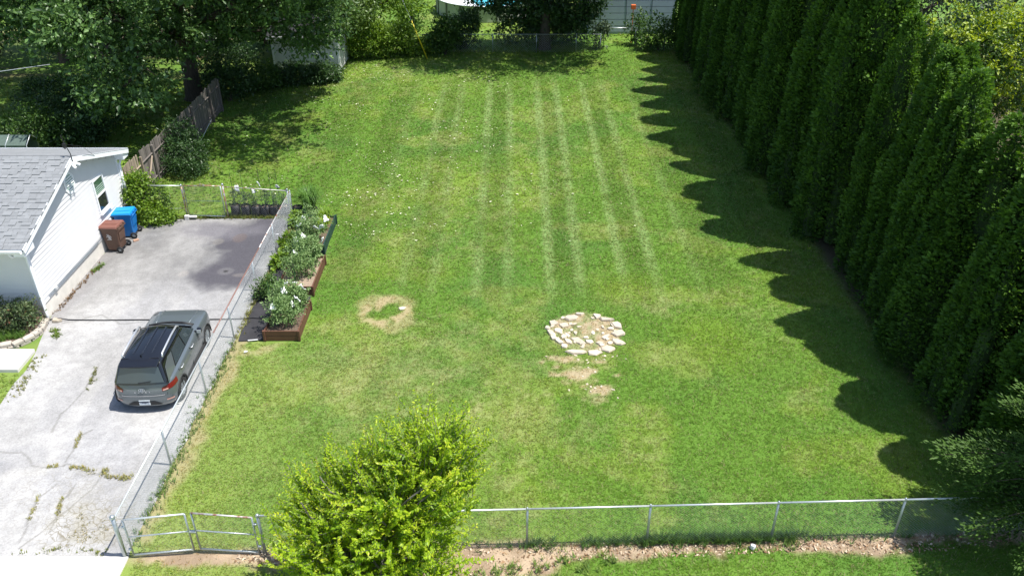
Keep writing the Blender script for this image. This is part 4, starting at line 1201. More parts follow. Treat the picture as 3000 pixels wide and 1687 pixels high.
# cabin
lv = [(.93, .75, -1.96, .76), (1.40, .62, -1.79, .12), (1.50, .565, -1.72, -.04), (1.545, .45, -1.60, -.20)]
cv, cf = [], []
for z, w, yr_, yf_ in lv:
    for (sx_, yy_) in [(-1, yr_), (-.5, yr_ - .035), (0, yr_ - .045), (.5, yr_ - .035), (1, yr_), (1, (yr_ * 2 + yf_) / 3), (1, (yr_ + 2 * yf_) / 3), (1, yf_ - .03), (.5, yf_ + .06), (0, yf_ + .08), (-.5, yf_ + .06), (-1, yf_ - .03), (-1, (yr_ + 2 * yf_) / 3), (-1, (yr_ * 2 + yf_) / 3)]:
        bulge = .012 if abs(sx_) == 1 and yy_ not in (yr_, yf_ - .03) else 0
        cv.append((sx_ * (w + bulge), yy_, z + (.012 if abs(sx_) < .6 and z > 1.48 else 0)))
nr = 14
for i in range(len(lv) - 1):
    for k in range(nr):
        a = i * nr + k; b = i * nr + (k + 1) % nr
        cf.append((a, b, b + nr, a + nr))
cf.append(tuple((len(lv) - 1) * nr + k for k in range(nr)))
cabin = MB().add(cv, cf).build('roof', M['paint_black'], car, bevel=.06, seg=4)
cabin.data.polygons.foreach_set('use_smooth', np.ones(len(cabin.data.polygons), dtype=bool))
xs_ = lambda z: .75 - (z - .93) / .47 * .13 + .012
def side_patch(name, poly, m, s, off=.006, parent=None, th=.004):
    mb = MB()
    n = len(poly)
    A = [(s * (xs_(z) + off), y, z) for y, z in poly]
    B = [(s * (xs_(z) + off - th), y, z) for y, z in poly]
    f = [tuple(range(n)) if s > 0 else tuple(reversed(range(n)))] + [(i, n + i, n + (i + 1) % n, (i + 1) % n) for i in range(n)]
    return mb.add(A + B, f).build(name, m, parent or car)
for s in (1, -1):
    side_patch('window', [(-1.20, 1.01), (-.31, 1.01), (-.34, 1.385), (-1.02, 1.375)], M['car_glass'], s)
    side_patch('window', [(-.25, 1.01), (.58, 1.01), (.52, 1.06), (.12, 1.375), (-.28, 1.385)], M['car_glass'], s)
    side_patch('quarter_panel', [(-1.90, .96), (-1.24, .96), (-1.26, 1.02), (-1.07, 1.37), (-1.35, 1.40), (-1.70, 1.30)], M['paint'], s, .008)
    for y0, z0 in ((-1.12, .905), (-.14, .90)):
        MB().tube([(s * .868, y0 - .10, z0), (s * .905, y0 - .08, z0 + .005), (s * .905, y0 + .08, z0 + .005), (s * .868, y0 + .10, z0)], .017, 6).build('door_handle', M['silver'], car, smooth=True)
    for yy_ in (-1.30, -.28, .72):
        MB().hexa([(s * .872, yy_ - .006, .34), (s * .889, yy_ - .006, .34), (s * .889, yy_ + .006, .34), (s * .872, yy_ + .006, .34)], [(s * .83, yy_ - .006, .93), (s * .858, yy_ - .006, .93), (s * .858, yy_ + .006, .93), (s * .83, yy_ + .006, .93)]).build('door_seam', M['black'], car)
    MB().box((s * .865, -.05, .27), (.06, 1.75, .10)).build('sill_cladding', M['cladding'], car, bevel=.02)
    for yc, r in ARCH:
        MB().tube([(s * (.875 if yc < 0 else .868), yc + (r + .01) * math.cos(a), .31 + (r + .01) * math.sin(a)) for a in np.linspace(-.15, math.pi + .15, 18)], .022, 6).build('arch_trim', M['cladding'], car, smooth=True)
        wh = MB().lathe((s * .765, yc, .312), [(.20, -.09), (.30, -.10), (.315, -.075), (.315, .075), (.30, .10), (.20, .095)], 28, 'x').build('wheel', M['rubber'], car, smooth=True)
        rm = MB().lathe((s * .765, yc, .312), [(.205, .07 * s), (.20, .092 * s), (.185, .085 * s), (.18, .05 * s), (.001, .04 * s)], 28, 'x')
        for k in range(10):
            a = k * math.pi / 5
            rm.box((s * .84, yc + .10 * math.cos(a), .312 + .10 * math.sin(a)), (.02, .18, .025), Matrix.Rotation(a, 3, 'X'))
        rm.build('rim', M['galv'], wh)
        MB().lathe((s * .765, yc, .312), [(.36, -.2), (.36, -.02 * s)], 20, 'x').build('wheel_well', M['black'], car)
    # mirrors
    mr_ = MB().hexa([(s * .88, .42, .97), (s * 1.04, .38, .97), (s * 1.04, .52, .98), (s * .88, .56, .98)], [(s * .89, .42, 1.10), (s * 1.03, .39, 1.10), (s * 1.02, .50, 1.11), (s * .89, .54, 1.11)]).build('mirror', M['paint_black'], car, bevel=.03, seg=3)
    MB().box((s * .965, .385, 1.035), (.13, .012, .10)).build('mirror_glass', M['clear_lamp'], mr_)
    MB().tube([(s * .80, .48, .98), (s * .92, .47, 1.01)], .025, 6).build('mirror_arm', M['black'], mr_)
    # roof rails
    MB().tube([(s * .56, -1.50, 1.49), (s * .55, -1.42, 1.565), (s * .545, -.6, 1.59), (s * .545, -.12, 1.575), (s * .56, -.02, 1.50)], .028, 8).build('roof_rail', M['silver'], car, smooth=True)
# windscreen and rear window
ws = MB().add([(-.68, .715, .99), (.68, .715, .99), (.54, .12, 1.41), (-.54, .12, 1.41), (0, .825, .99), (0, .195, 1.41)], [(0, 4, 5, 3), (4, 1, 2, 5)])
wso = ws.build('windscreen', M['car_glass'], car)
for vtx in wso.data.vertices: vtx.co += Vector((0, .018, .016))
MB().tube([(-.68, .80, 1.01), (-.3, .90, 1.025), (0, .92, 1.03), (.3, .90, 1.025), (.68, .80, 1.01)], .035, 6).build('cowl', M['black'], car, smooth=True)
MB().tube([(-.2, .90, 1.05), (.45, .78, 1.055)], .012, 5).build('wiper', M['black'], car)
rwv = []
for x_, bow in [(-.66, 0), (-.33, .028), (0, .038), (.33, .028), (.66, 0)]:
    rwv.append((x_, -1.955 - bow + .0, .995)); 
for x_, bow in [(-.53, 0), (-.27, .028), (0, .038), (.27, .028), (.53, 0)]:
    rwv.append((x_, -1.81 - bow, 1.40))
rwo = MB().add(rwv, [(i, i + 1, i + 6, i + 5) for i in range(4)]).build('rear_window', M['car_glass'], car, smooth=True)
for vtx in rwo.data.vertices: vtx.co += Vector((0, -.018, .004))
MB().tube([(-.02, -2.03, 1.01), (.30, -2.01, 1.045)], .012, 6).tube([(-.03, -2.03, 1.01), (-.02, -2.0, 1.0)], .022, 6).build('rear_wiper', M['black'], car)
MB().hexa([(-.54, -1.93, 1.455), (.54, -1.93, 1.455), (.56, -1.62, 1.49), (-.56, -1.62, 1.49)], [(-.53, -1.92, 1.485), (.53, -1.92, 1.485), (.54, -1.60, 1.545), (-.54, -1.60, 1.545)]).build('spoiler', M['paint_black'], car, bevel=.015)
MB().box((0, -1.625, 1.553), (1.06, .012, .006)).build('roof_seam', M['black'], car)
MB().hexa([(-.03, -1.55, 1.55), (.03, -1.55, 1.55), (.012, -1.36, 1.55), (-.012, -1.36, 1.55)], [(-.006, -1.57, 1.63), (.006, -1.57, 1.63), (.004, -1.50, 1.60), (-.004, -1.50, 1.60)]).build('shark_fin_aerial', M['paint_black'], car, bevel=.006)
for x_ in (-.26, -.0, .26):
    MB().box((x_, -.75, 1.5565), (.045, 1.3, .010)).build('roof_rib', M['paint_black'], car, bevel=.006)
# rear details wrapped on the body
def rear_y(x, z):
    t = max(0.0, 1 - (min(abs(x), .884) / .885) ** (1 / .35)) ** (1 / 16.0)
    y = -LH * t
    return y + y_lean(y, z)
def rear_strip(name, x0, x1, zlo, zhi, m, off=.008, n=8, parent=None, xscale=True):
    v, f = [], []
    for i in range(n + 1):
        u = i / n; x_ = x0 + (x1 - x0) * u
        for z in (zlo(u), (zlo(u) + zhi(u)) / 2, zhi(u)):
            k = np.interp(z, [.24, .36, .55, .72, .82, .92], [.93, .985, 1, .995, .985, .955])
            dirx = x_ / .885
            v.append((x_ * k + off * dirx, rear_y(x_, z) - off * (1 - .6 * abs(dirx)), z))
    for i in range(n):
        for k in range(2):
            a = i * 3 + k
            f.append((a, a + 3, a + 4, a + 1))
    return MB().add(v, f).build(name, m, parent or car, smooth=True)
for s in (1, -1):
    lamp = rear_strip('tail_lamp', s * .54, s * .878, lambda u: .70 + .06 * u, lambda u: .79 + .12 * u ** .8, M['red_lamp'], .014, 12)
    rear_strip('reversing_lamp', s * .56, s * .70, lambda u: .715 + .02 * u, lambda u: .755 + .02 * u, M['pink_lamp'], .02, 5, lamp)
    rear_strip('bumper_reflector', s * .62, s * .80, lambda u: .405, lambda u: .455, M['pink_lamp'], .016, 5)
rear_strip('bumper_insert', -.50, .50, lambda u: .285, lambda u: .30 + .12 * min(1, 5 * min(u, 1 - u)), M['cladding'], .012, 14)
rear_strip('hatch_seam', -.62, .62, lambda u: .575, lambda u: .588, M['black'], .006, 12)
rear_strip('hatch_trim', -.60, .60, lambda u: .590, lambda u: .606, M['silver'], .012, 12)
for s in (1, -1):
    rear_strip('hatch_seam', s * .66, s * .672, lambda u: .58, lambda u: .74, M['black'], .006, 2)
plate = MB().box((0, -2.055, .375), (.31, .012, .155), Matrix.Rotation(-.06, 3, 'X')).build('licence_plate', M['plate'], car, bevel=.004)
def text(s, loc, rot, size, m, parent, name, ext=.002):
    cu = bpy.data.curves.new(name, 'FONT')
    cu.body = s; cu.size = size; cu.extrude = ext; cu.align_x = 'CENTER'; cu.align_y = 'CENTER'
    cu.materials.append(m)
    tmp = bpy.data.objects.new('tmp_text', cu); COL.objects.link(tmp)
    bpy.context.view_layer.update()
    me = bpy.data.meshes.new_from_object(tmp.evaluated_get(bpy.context.evaluated_depsgraph_get()))
    bpy.data.objects.remove(tmp)
    o = bpy.data.objects.new(name, me); COL.objects.link(o)
    o.parent = parent; o.location = loc; o.rotation_euler = rot
    return o
text('757BFC', (0, -2.066, .372), (math.radians(90), 0, 0), .085, M['ink'], plate, 'plate_number')
for k, ch in enumerate('VENUE'):
    x_ = -.20 + .10 * k
    text(ch, (x_, rear_y(x_, .70) - .012, .70), (math.radians(90), 0, 0), .052, M['silver'], car, 'letter', .004)
em2 = MB()
ell = [(.085 * math.cos(a), .045 * math.sin(a)) for a in np.linspace(0, 2 * math.pi, 20)]
em2.tube([(p, -2.043, .785 + q) for p, q in ell], .006, 6)
em2.tube([(-.035, -2.045, .76), (-.02, -2.045, .81)], .008, 5).tube([(.02, -2.045, .76), (.035, -2.045, .81)], .008, 5).tube([(-.03, -2.045, .78), (.03, -2.045, .79)], .008, 5)
em2.build('emblem', M['silver'], car)
rear_strip('badge', -.52, -.40, lambda u: .625, lambda u: .655, M['silver'], .012, 3)
# front details
for s in (1, -1):
    MB().box((s * .66, 1.86, .66), (.22, .10, .16)).build('headlamp', M['clear_lamp'], car, bevel=.03)
MB().box((0, 1.98, .60), (.90, .06, .28)).build('grille', M['black'], car, bevel=.03)
for s in (1, -1):
    MB().tube([(s * .50, .85, 1.010), (s * .55, 1.4, .975), (s * .52, 1.8, .895)], .016, 6).build('bonnet_crease', M['paint'], car, smooth=True)

# ------------------------------------------------------------------ foliage helpers
def unit(a):
    return a / np.maximum(np.linalg.norm(a, axis=1, keepdims=True), 1e-9)
def leaf_mesh(name, mat_, P, D, N, ln, wd, v, parent, fold=.25, mid=.45):
    D = unit(D); S = unit(np.cross(D, N)); Nn = np.cross(S, D)
    ln = ln[:, None]; wd = wd[:, None]
    base = P
    r = P + D * ln * mid + S * wd * .5 + Nn * wd * fold
    l = P + D * ln * mid - S * wd * .5 + Nn * wd * fold
    t = P + D * ln
    V = np.stack([base, r, t, l], 1).reshape(-1, 3)
    k = np.arange(len(P)) * 4
    F = np.concatenate([np.c_[k, k + 1, k + 2], np.c_[k, k + 2, k + 3]])
    return fast_mesh(name, V, F, mat_, parent, attrs={'v': np.repeat(np.clip(v, 0, 1), 4)})

def rand_dir(n):
    a = RNG.normal(size=(n, 3))
    return unit(a)

def crown_pts(lobes, n, clump_r=.45, per=22, shell=.45, low_cut=None):
    """leaf positions gathered in clumps on and inside ellipsoid lobes"""
    lob = np.array([l[:6] for l in lobes], float)
    vol = (lob[:, 3] * lob[:, 4] + lob[:, 4] * lob[:, 5] + lob[:, 3] * lob[:, 5])
    wts = np.array([l[6] if len(l) > 6 else 1.0 for l in lobes]) * vol
    nc = max(3, n // per)
    idx = RNG.choice(len(lobes), nc, p=wts / wts.sum())
    d = rand_dir(nc)
    rad = shell + (1 - shell) * RNG.random(nc) ** .6
    rad *= 1 + .16 * RNG.normal(size=nc)
    cc = lob[idx, :3] + d * rad[:, None] * lob[idx, 3:6]
    cs = clump_r * (0.6 + .8 * RNG.random(nc))
    cv = RNG.normal(0, .14, nc)
    k = RNG.integers(0, nc, n)
    P = cc[k] + RNG.normal(size=(n, 3)) * cs[k][:, None] * np.array([.55, .55, .38])
    out = unit(P - lob[idx[k], :3])
    return P, out, cv[k], cc

def leafy(name, mat_, parent, lobes, n, size=.14, clump=.45, per=22, shell=.45, up=.6, asp=.5, zmin=.08, vbase=.45, fold=.25, droop=.15):
    P, out, cv, cc = crown_pts(lobes, n, clump, per, shell)
    ok = P[:, 2] > zmin
    P, out, cv = P[ok], out[ok], cv[ok]
    m = len(P)
    D = unit(out * .6 + rand_dir(m) * .9 + np.array([0, 0, -droop]))
    N = unit(rand_dir(m) * .75 + np.array([0, 0, up]) + out * .35)
    ln = size * (.6 + .8 * RNG.random(m))
    v = vbase + cv + RNG.normal(0, .2, m)
    return leaf_mesh(name, mat_, P, D, N, ln, ln * asp * (.8 + .4 * RNG.random(m)), v, parent, fold), cc

def limb(mb, p0, p1, r0, r1, wob=.12, n=6, seg=8):
    p0, p1 = Vector(p0), Vector(p1)
    Ln = (p1 - p0).length
    pts = []
    for i in range(n + 1):
        t = i / n
        w = Vector((random.gauss(0, 1), random.gauss(0, 1), random.gauss(0, .5))) * wob * Ln * .15 * math.sin(math.pi * t)
        pts.append(p0.lerp(p1, t) + w + Vector((0, 0, .06 * Ln * math.sin(math.pi * t))))
    mb.tube(pts, [r0 + (r1 - r0) * (i / n) for i in range(n + 1)], seg)
    return pts

def tree(name, base, label, cat, lobes, nleaf, leafm, size, trunk_r=.2, trunk_h=2.5, bark='bark', group=None, clump=.45, per=22, shell=.4, up=.6, asp=.5, twigs=30, lean=(0, 0), zmin=.08, vbase=.45):
    t = thing(name, base, label, cat, group)
    bx_, by_, bz_ = base
    top = Vector((bx_ + lean[0], by_ + lean[1], bz_ + trunk_h))
    mb = MB()
    pts = [Vector(base) + Vector((0, 0, -.1)), Vector(base) + Vector((0, 0, .12)), Vector(base).lerp(top, .3), Vector(base).lerp(top, .65) + Vector((.03, .02, 0)) * trunk_h * .3, top]
    mb.tube(pts, [trunk_r * 1.6, trunk_r * 1.15, trunk_r * .98, trunk_r * .9, trunk_r * .8], 12)
    ends = []
    for l in lobes:
        c = Vector(l[:3])
        q = limb(mb, top - Vector((0, 0, random.uniform(0, trunk_h * .25))), c, trunk_r * .55, trunk_r * .13, .5)
        ends.append((q, l))
    fo, cc = leafy('crown', leafm, t, lobes, nleaf, size, clump, per, shell, up, asp, zmin, vbase)
    for k in range(min(twigs, len(cc))):
        c = Vector(cc[random.randrange(len(cc))])
        q = min(ends, key=lambda e_: (Vector(e_[1][:3]) - c).length)[0]
        s = q[random.choice([3, 4, 5])]
        limb(mb, s, c, trunk_r * .14, trunk_r * .03, .6, 4, 5)
    mb.build('trunk', M[bark], t, smooth=True)
    return t

def shrub(name, base, label, lobes, nleaf, leafm, size, cat='shrub', group=None, clump=.28, per=18, shell=.35, asp=.5, stems=7, vbase=.45, up=.5):
    t = thing(name, base, label, cat, group)
    leafy('foliage', leafm, t, lobes, nleaf, size, clump, per, shell, up, asp, .04, vbase)
    mb = MB()
    for k in range(stems):
        l = lobes[k % len(lobes)]
        e_ = Vector((l[0] + random.uniform(-.5, .5) * l[3], l[1] + random.uniform(-.5, .5) * l[4], l[2] + random.uniform(0, .5) * l[5]))
        limb(mb, Vector(base) + Vector((random.uniform(-.08, .08), random.uniform(-.08, .08), -.03)), e_, .022, .006, .4, 4, 5)
    mb.build('stem', M['bark'], t)
    return t

# ------------------------------------------------------------------ hedge of tall arborvitae at right
def make_arbor(h, seed, loc):
    global RNG
    rs = RNG; RNG = np.random.default_rng(seed)
    t = thing('arborvitae', loc, 'x', 'conifer', 'tall arborvitae hedge along the right side of the lawn')
    ORG[t.name] = Vector((0, 0, 0))
    cols = [(0, 0, h, 1.05)]
    for k in range(RNG.integers(7, 10)):
        a = RNG.random() * 6.28; r = RNG.uniform(.45, 1.05)
        cols.append((r * math.cos(a), r * math.sin(a), h * RNG.uniform(.45, .97), RNG.uniform(.42, .70)))
    Ps, Os, vs_ = [], [], []
    core = MB()
    for (cx, cy, ch, cr) in cols:
        prof = lambda tt: cr * np.clip((1 - tt ** 2.9), 0, 1) ** .75 * (0.80 + .20 * sstep(0, .08, tt))
        n = int(4400 * cr * ch / 8 * (1.35 if cr > 1.0 else 1.55))
        tt = RNG.random(n) ** .85; th = RNG.random(n) * 2 * np.pi
        lump = fbm(th * cr * 1.1 + cx * 9 + seed, tt * ch, .7, seed % 50, 3)
        r = prof(tt) * (.74 + .44 * lump) + .03
        P = np.c_[cx * (1 - .25 * tt) + r * np.cos(th), cy * (1 - .25 * tt) + r * np.sin(th), .12 + tt * .985 * ch + RNG.normal(0, .05, n)]
        Ps.append(P); Os.append(np.c_[np.cos(th), np.sin(th), np.zeros(n)]); vs_.append(.30 + .9 * (lump - .5) + .2 * tt + RNG.normal(0, .14, n))  # leaf tone rises with height, painting sunlit tops into the colour
        npf = int(56 * cr * ch / 8 * (1.4 if cr > 1 else 1.1))
        qt = RNG.random(npf) ** .9 * .97; qth = RNG.random(npf) * 2 * np.pi
        pr_ = RNG.uniform(.20, .40, npf) * (.65 + .5 * cr) * (1 - .45 * qt)
        qr = np.maximum(prof(qt) * RNG.uniform(.72, .98, npf) - pr_ * .35, 0)
        C3 = np.c_[cx * (1 - .25 * qt) + qr * np.cos(qth), cy * (1 - .25 * qt) + qr * np.sin(qth), .10 + qt * ch]
        per_ = 74
        k_ = np.repeat(np.arange(npf), per_); n = len(k_)
        dd = rand_dir(n); outv = np.c_[np.cos(qth[k_]), np.sin(qth[k_]), np.full(n, .25)]
        dd = unit(dd + outv * .75)
        P = C3[k_] + dd * (pr_[k_] * RNG.uniform(.70, 1.05, n))[:, None] * np.array([1, 1, 1.4])
        P[:, 2] = np.maximum(P[:, 2], .05 + .1 * RNG.random(n))
        Ps.append(P); Os.append(unit(dd * np.array([1, 1, .3]))); vs_.append(.36 + .30 * dd[:, 2] + .2 * qt[k_] + RNG.normal(0, .12, npf)[k_] + RNG.normal(0, .14, n))  # upper side of each puff and treetops tinted lighter, as if sunlit
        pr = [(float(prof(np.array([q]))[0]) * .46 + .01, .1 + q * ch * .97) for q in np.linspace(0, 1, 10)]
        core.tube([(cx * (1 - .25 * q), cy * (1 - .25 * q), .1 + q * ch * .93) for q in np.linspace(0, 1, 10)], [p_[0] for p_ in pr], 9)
    P = np.concatenate(Ps); O = np.concatenate(Os); v = np.concatenate(vs_)
    n = len(P)
    T = np.c_[-O[:, 1], O[:, 0], np.zeros(n)]
    up_ = np.array([0, 0, 1.0])
    D = unit(O * RNG.uniform(.35, 1.0, (n, 1)) + up_ * RNG.uniform(.1, .8, (n, 1)) + rand_dir(n) * .5)
    N = unit(T * RNG.normal(0, .7, (n, 1)) + O * RNG.uniform(.0, .6, (n, 1)) + up_ * RNG.uniform(.0, 1.0, (n, 1)) + rand_dir(n) * .4)
    ln = RNG.uniform(.08, .17, n)
    leaf_mesh('crown', L['arbor'], P, D, N, ln, ln * RNG.uniform(.38, .62, n), v, t, .1, .6)
    core.build('blocking_core', M['arbor_core'], t)  # solid dark core added to block light through the crown
    MB().tube([(0, 0, -.1), (0, 0, h * .4), (.02, .02, h * .8)], [.13, .09, .03], 8).build('trunk', M['bark'], t, smooth=True)
    RNG = rs
    return t
M['arbor_core'] = mat('blocking core', (0.03, 0.06, 0.014), 0.95, 0, .3, 4)
row = [(15.7, 7.0), (17.9, 7.9), (20.1, 7.7), (22.2, 8.3), (24.2, 8.3), (26.2, 8.8), (28.4, 10.8), (30.2, 10.4), (32.1, 10.8), (34.4, 10.0), (36.3, 9.8), (38.3, 11.2), (40.8, 11.8), (43.0, 10.8), (45.2, 10.2), (47.3, 9.4), (49.5, 8.8), (51.7, 8.8), (53.8, 8.2)]
rear = [(26.6, 7.4, 14.7), (28.6, 7.2, 15.6)]
NUM = ['nearest', 'second', 'third', 'fourth', 'fifth', 'sixth', 'seventh', 'eighth', 'ninth', 'tenth', 'eleventh', 'twelfth', 'thirteenth', 'fourteenth', 'fifteenth', 'sixteenth', 'seventeenth', 'eighteenth', 'nineteenth']
protos = []
for i, (y, h) in enumerate(row):
    x = float(HEDGE_X(y)) + .95 + random.uniform(-.12, .12)
    if i < 5:
        t = make_arbor(9.0, 211 + i * 7, (x, y, 0)); protos.append(t)
        t.rotation_euler = (0, 0, 0)
    else:
        t = copy_tree(protos[(i * 3) % 5]); t.location = (x, y, 0); t.rotation_euler = (0, 0, random.uniform(0, 6.28))
    s = h / 9.0
    w = 1.0 + random.uniform(-.06, .12) + (.14 if h > 9.5 else 0) + (.16 if y > 30 else 0)
    t.scale = (w * random.uniform(.9, 1.1), w * random.uniform(.92, 1.12), s)
    t.rotation_euler[0] = random.uniform(-.035, .035); t.rotation_euler[1] = random.uniform(-.035, .02)
    t['label'] = '%s tall dark arborvitae of the hedge row, counted from the front fence' % NUM[i]
for i, (y, h, x) in enumerate(rear):
    t = copy_tree(protos[(i * 2 + 1) % 5]); t.location = (x, y, 0); t.rotation_euler = (0, 0, random.uniform(0, 6.28))
    t.scale = (.8, .8, h / 9.0)
    t['label'] = '%s shorter arborvitae of the rear row behind the hedge, counted from the front' % NUM[i]
    t['group'] = 'shorter arborvitae behind the hedge'

# ------------------------------------------------------------------ juniper at the lower right corner
jn = thing('juniper_tree', (12.5, 12.9, 0), 'feathery juniper with drooping boughs in the lower right corner', 'conifer')
Ps, Ds, Ns, vs_, ls_ = [], [], [], [], []
jb = MB().tube([(12.5, 12.9, -.1), (12.5, 12.9, 3), (12.5, 12.95, 6.6)], [.2, .14, .03], 10)
for k in range(140):
    z = random.uniform(.3, 6.2) ** 1.0
    a = random.uniform(0, 2 * math.pi)
    reach = (3.35 * (1 - (z / 6.8) ** 1.3)) * random.uniform(.62, 1.05) + .25
    p0 = Vector((12.5, 12.9, z))
    dirv = Vector((math.cos(a), math.sin(a), 0))
    pts = [p0 + dirv * (reach * t) + Vector((0, 0, .30 * reach * math.sin(t * 2.2) - .16 * reach * t * t)) for t in np.linspace(0, 1, 7)]
    jb.tube(pts, [.03, .026, .022, .017, .012, .008, .004], 5, cap=False)
    n = int(600 * reach / 2.5)
    t = RNG.random(n) ** .65
    xs = np.array([np.interp(t, np.linspace(0, 1, 7), [p[i] for p in pts]) for i in range(3)]).T
    spread = .30 * (1 - t * .65)[:, None]
    off_ = RNG.normal(size=(n, 3)) * np.array([1, 1, .35]) * spread
    Ps.append(xs + off_); Ds.append(np.array(dirv) * .9 + np.array([0, 0, .25]) + unit(off_) * .6 + rand_dir(n) * .35)
    Ns.append(np.array([0, 0, 1.0]) + rand_dir(n) * .7); vs_.append(.30 + .35 * t + RNG.normal(0, .15, n)); ls_.append(RNG.uniform(.06, .14, n))
ls_ = np.concatenate(ls_)
leaf_mesh('boughs', L['cedar'], np.concatenate(Ps), np.concatenate(Ds), np.concatenate(Ns), ls_, ls_ * .34, np.concatenate(vs_), jn, .1, .5)
jb.build('trunk', M['bark'], jn)

# ------------------------------------------------------------------ yellow green tree in the foreground
ft = thing('young_tree', (-2.9, 11.55, 0), 'bushy yellow green young tree in front of the front fence', 'tree')
fb = MB()
shoots = []
centre = Vector((-2.85, 11.75, 0))
for k in range(14):
    a = k * 2.4 + random.uniform(-.3, .3); r = random.uniform(.05, .25)
    b0 = Vector((-2.9 + r * math.cos(a), 11.55 + r * math.sin(a), -.05))
    rr = random.uniform(.4, 1.45)
    top_ = Vector((-2.75 + rr * math.cos(a) * 1.2, 11.85 + rr * math.sin(a) * .9, random.uniform(2.4, 4.0)))
    pts = limb(fb, b0, top_, .045, .014, .5, 6, 6)
    for p in pts[1:]:
        shoots.append(Vector(p))
Ps, Ds, Ns, vs_, ls_ = [], [], [], [], []
def shoot(p0, d, length, dens=34, lsz=.085, vb=.5):
    n = max(4, int(dens * length))
    pts = []
    p = Vector(p0); dd = Vector(d).normalized()
    for i in range(6):
        pts.append(p.copy()); p = p + dd * (length / 5)
        dd = (dd + Vector((random.gauss(0, .10), random.gauss(0, .10), .05 if dd.z < .8 else 0))).normalized()
    fb.tube(pts, [.008, .007, .006, .005, .004, .002], 4, cap=False)
    t = np.linspace(.12, 1, n)
    X = np.array([np.interp(t, np.linspace(0, 1, 6), [q[i] for q in pts]) for i in range(3)]).T
    side = np.where(np.arange(n) % 2 == 0, 1.0, -1.0)[:, None]
    dv = np.array(dd); hv = np.cross(dv, rand_dir(1)[0]); hv /= np.linalg.norm(hv)
    Ds.append(side * hv + dv * .7 + rand_dir(n) * .45); Ps.append(X + rand_dir(n) * .02)
    Ns.append(rand_dir(n) * .6 + np.array([0, 0, .9]) + dv * .2)
    vs_.append(vb + .25 * t + RNG.normal(0, .2, n)); ls_.append(lsz * (1.2 - .6 * t) * RNG.uniform(.55, 1.45, n))
lobesF = [(-2.75, 11.75, 1.4, 1.75, 1.4, 1.1), (-3.2, 11.6, 2.1, 1.45, 1.2, .95), (-2.0, 12.1, 2.7, 1.25, 1.15, 1.05), (-2.5, 12.0, 3.0, 1.0, .9, .7), (-1.55, 12.5, 3.5, .8, .75, .85), (-3.7, 12.2, 2.3, .75, .75, .7), (-2.9, 11.3, 0.9, 1.7, 1.1, .8)]
for k in range(1950):
    l = lobesF[RNG.choice(7, p=[.2, .19, .19, .14, .09, .09, .10])]
    d = rand_dir(1)[0]
    p = Vector((l[0], l[1], l[2])) + Vector(d * np.array(l[3:6]) * (.42 + .62 * RNG.random()))
    if p.z < .15: continue
    dirv = Vector((d[0] * .8, d[1] * .8, .55 + .5 * abs(d[2]))) + Vector(RNG.normal(0, .3, 3))
    shoot(p, dirv, RNG.uniform(.35, 1.1), 44, .092, .40 + .20 * RNG.normal())
for (x, y, z, ln_) in [(-1.25, 12.65, 4.3, 1.05), (-1.4, 12.6, 4.0, .8), (-1.05, 12.9, 3.6, 1.0), (-1.6, 12.4, 4.0, .7), (-.75, 12.8, 3.3, .9), (-.7, 12.7, 2.8, .9), (-2.9, 12.2, 3.9, .9), (-3.2, 12.1, 3.6, .8), (-2.6, 12.2, 4.1, .8), (-3.9, 12.4, 3.1, .8), (-4.3, 12.5, 2.7, .8), (-4.6, 12.3, 2.2, .7), (-4.8, 12.1, 1.5, .6), (-.9, 12.6, 2.2, .8), (-3.6, 12.3, 3.4, .7), (-2.1, 12.5, 4.0, .8)]:
    for q in range(3):
        shoot((x + random.uniform(-.15, .15), y + random.uniform(-.15, .15), z - random.uniform(0, .5)), (random.uniform(-.25, .35) + (.25 if x > -1.6 else -.05), random.uniform(-.1, .4), 1), ln_, 32, .10, .5)
ls_ = np.concatenate(ls_)
leaf_mesh('crown', L['lime'], np.concatenate(Ps), np.concatenate(Ds), np.concatenate(Ns), ls_, ls_ * .56, np.concatenate(vs_), ft, .22, .42)
fb.build('trunk', M['bark_grey'], ft)
ft.scale = (.96, .96, .94)

# ------------------------------------------------------------------ big oak and other trees at left
tree('oak_tree', (-17.3, 44.6, 0), 'large dark oak with stout forked trunk beyond the board fence', 'tree',
     [(-17.8, 44, 9.2, 6.5, 5.5, 4.0), (-20.6, 41.5, 6.6, 2.8, 3.4, 2.6), (-18.6, 38.4, 5.4, 2.7, 2.8, 2.4), (-17.6, 37.3, 3.0, 2.2, 1.7, 1.4, 1.2), (-16.6, 41.5, 4.3, 1.6, 1.6, 1.2), (-22.5, 42.5, 5.0, 2.2, 2.4, 1.8), (-11.8, 44.2, 6.8, 3.4, 3.6, 2.6), (-10.9, 45.2, 4.1, 2.3, 2.4, 1.7, 1.1), (-9.4, 39.6, 8.6, 3.2, 4.6, 1.8), (-13.2, 37.4, 8.8, 3.6, 2.6, 1.8), (-14.6, 43.2, 4.6, 1.5, 1.6, 1.4, .9)],
     72000, L['oak'], .25, .44, 4.2, clump=.42, per=34, shell=.5, up=.7, asp=.5, twigs=70)
k = 0
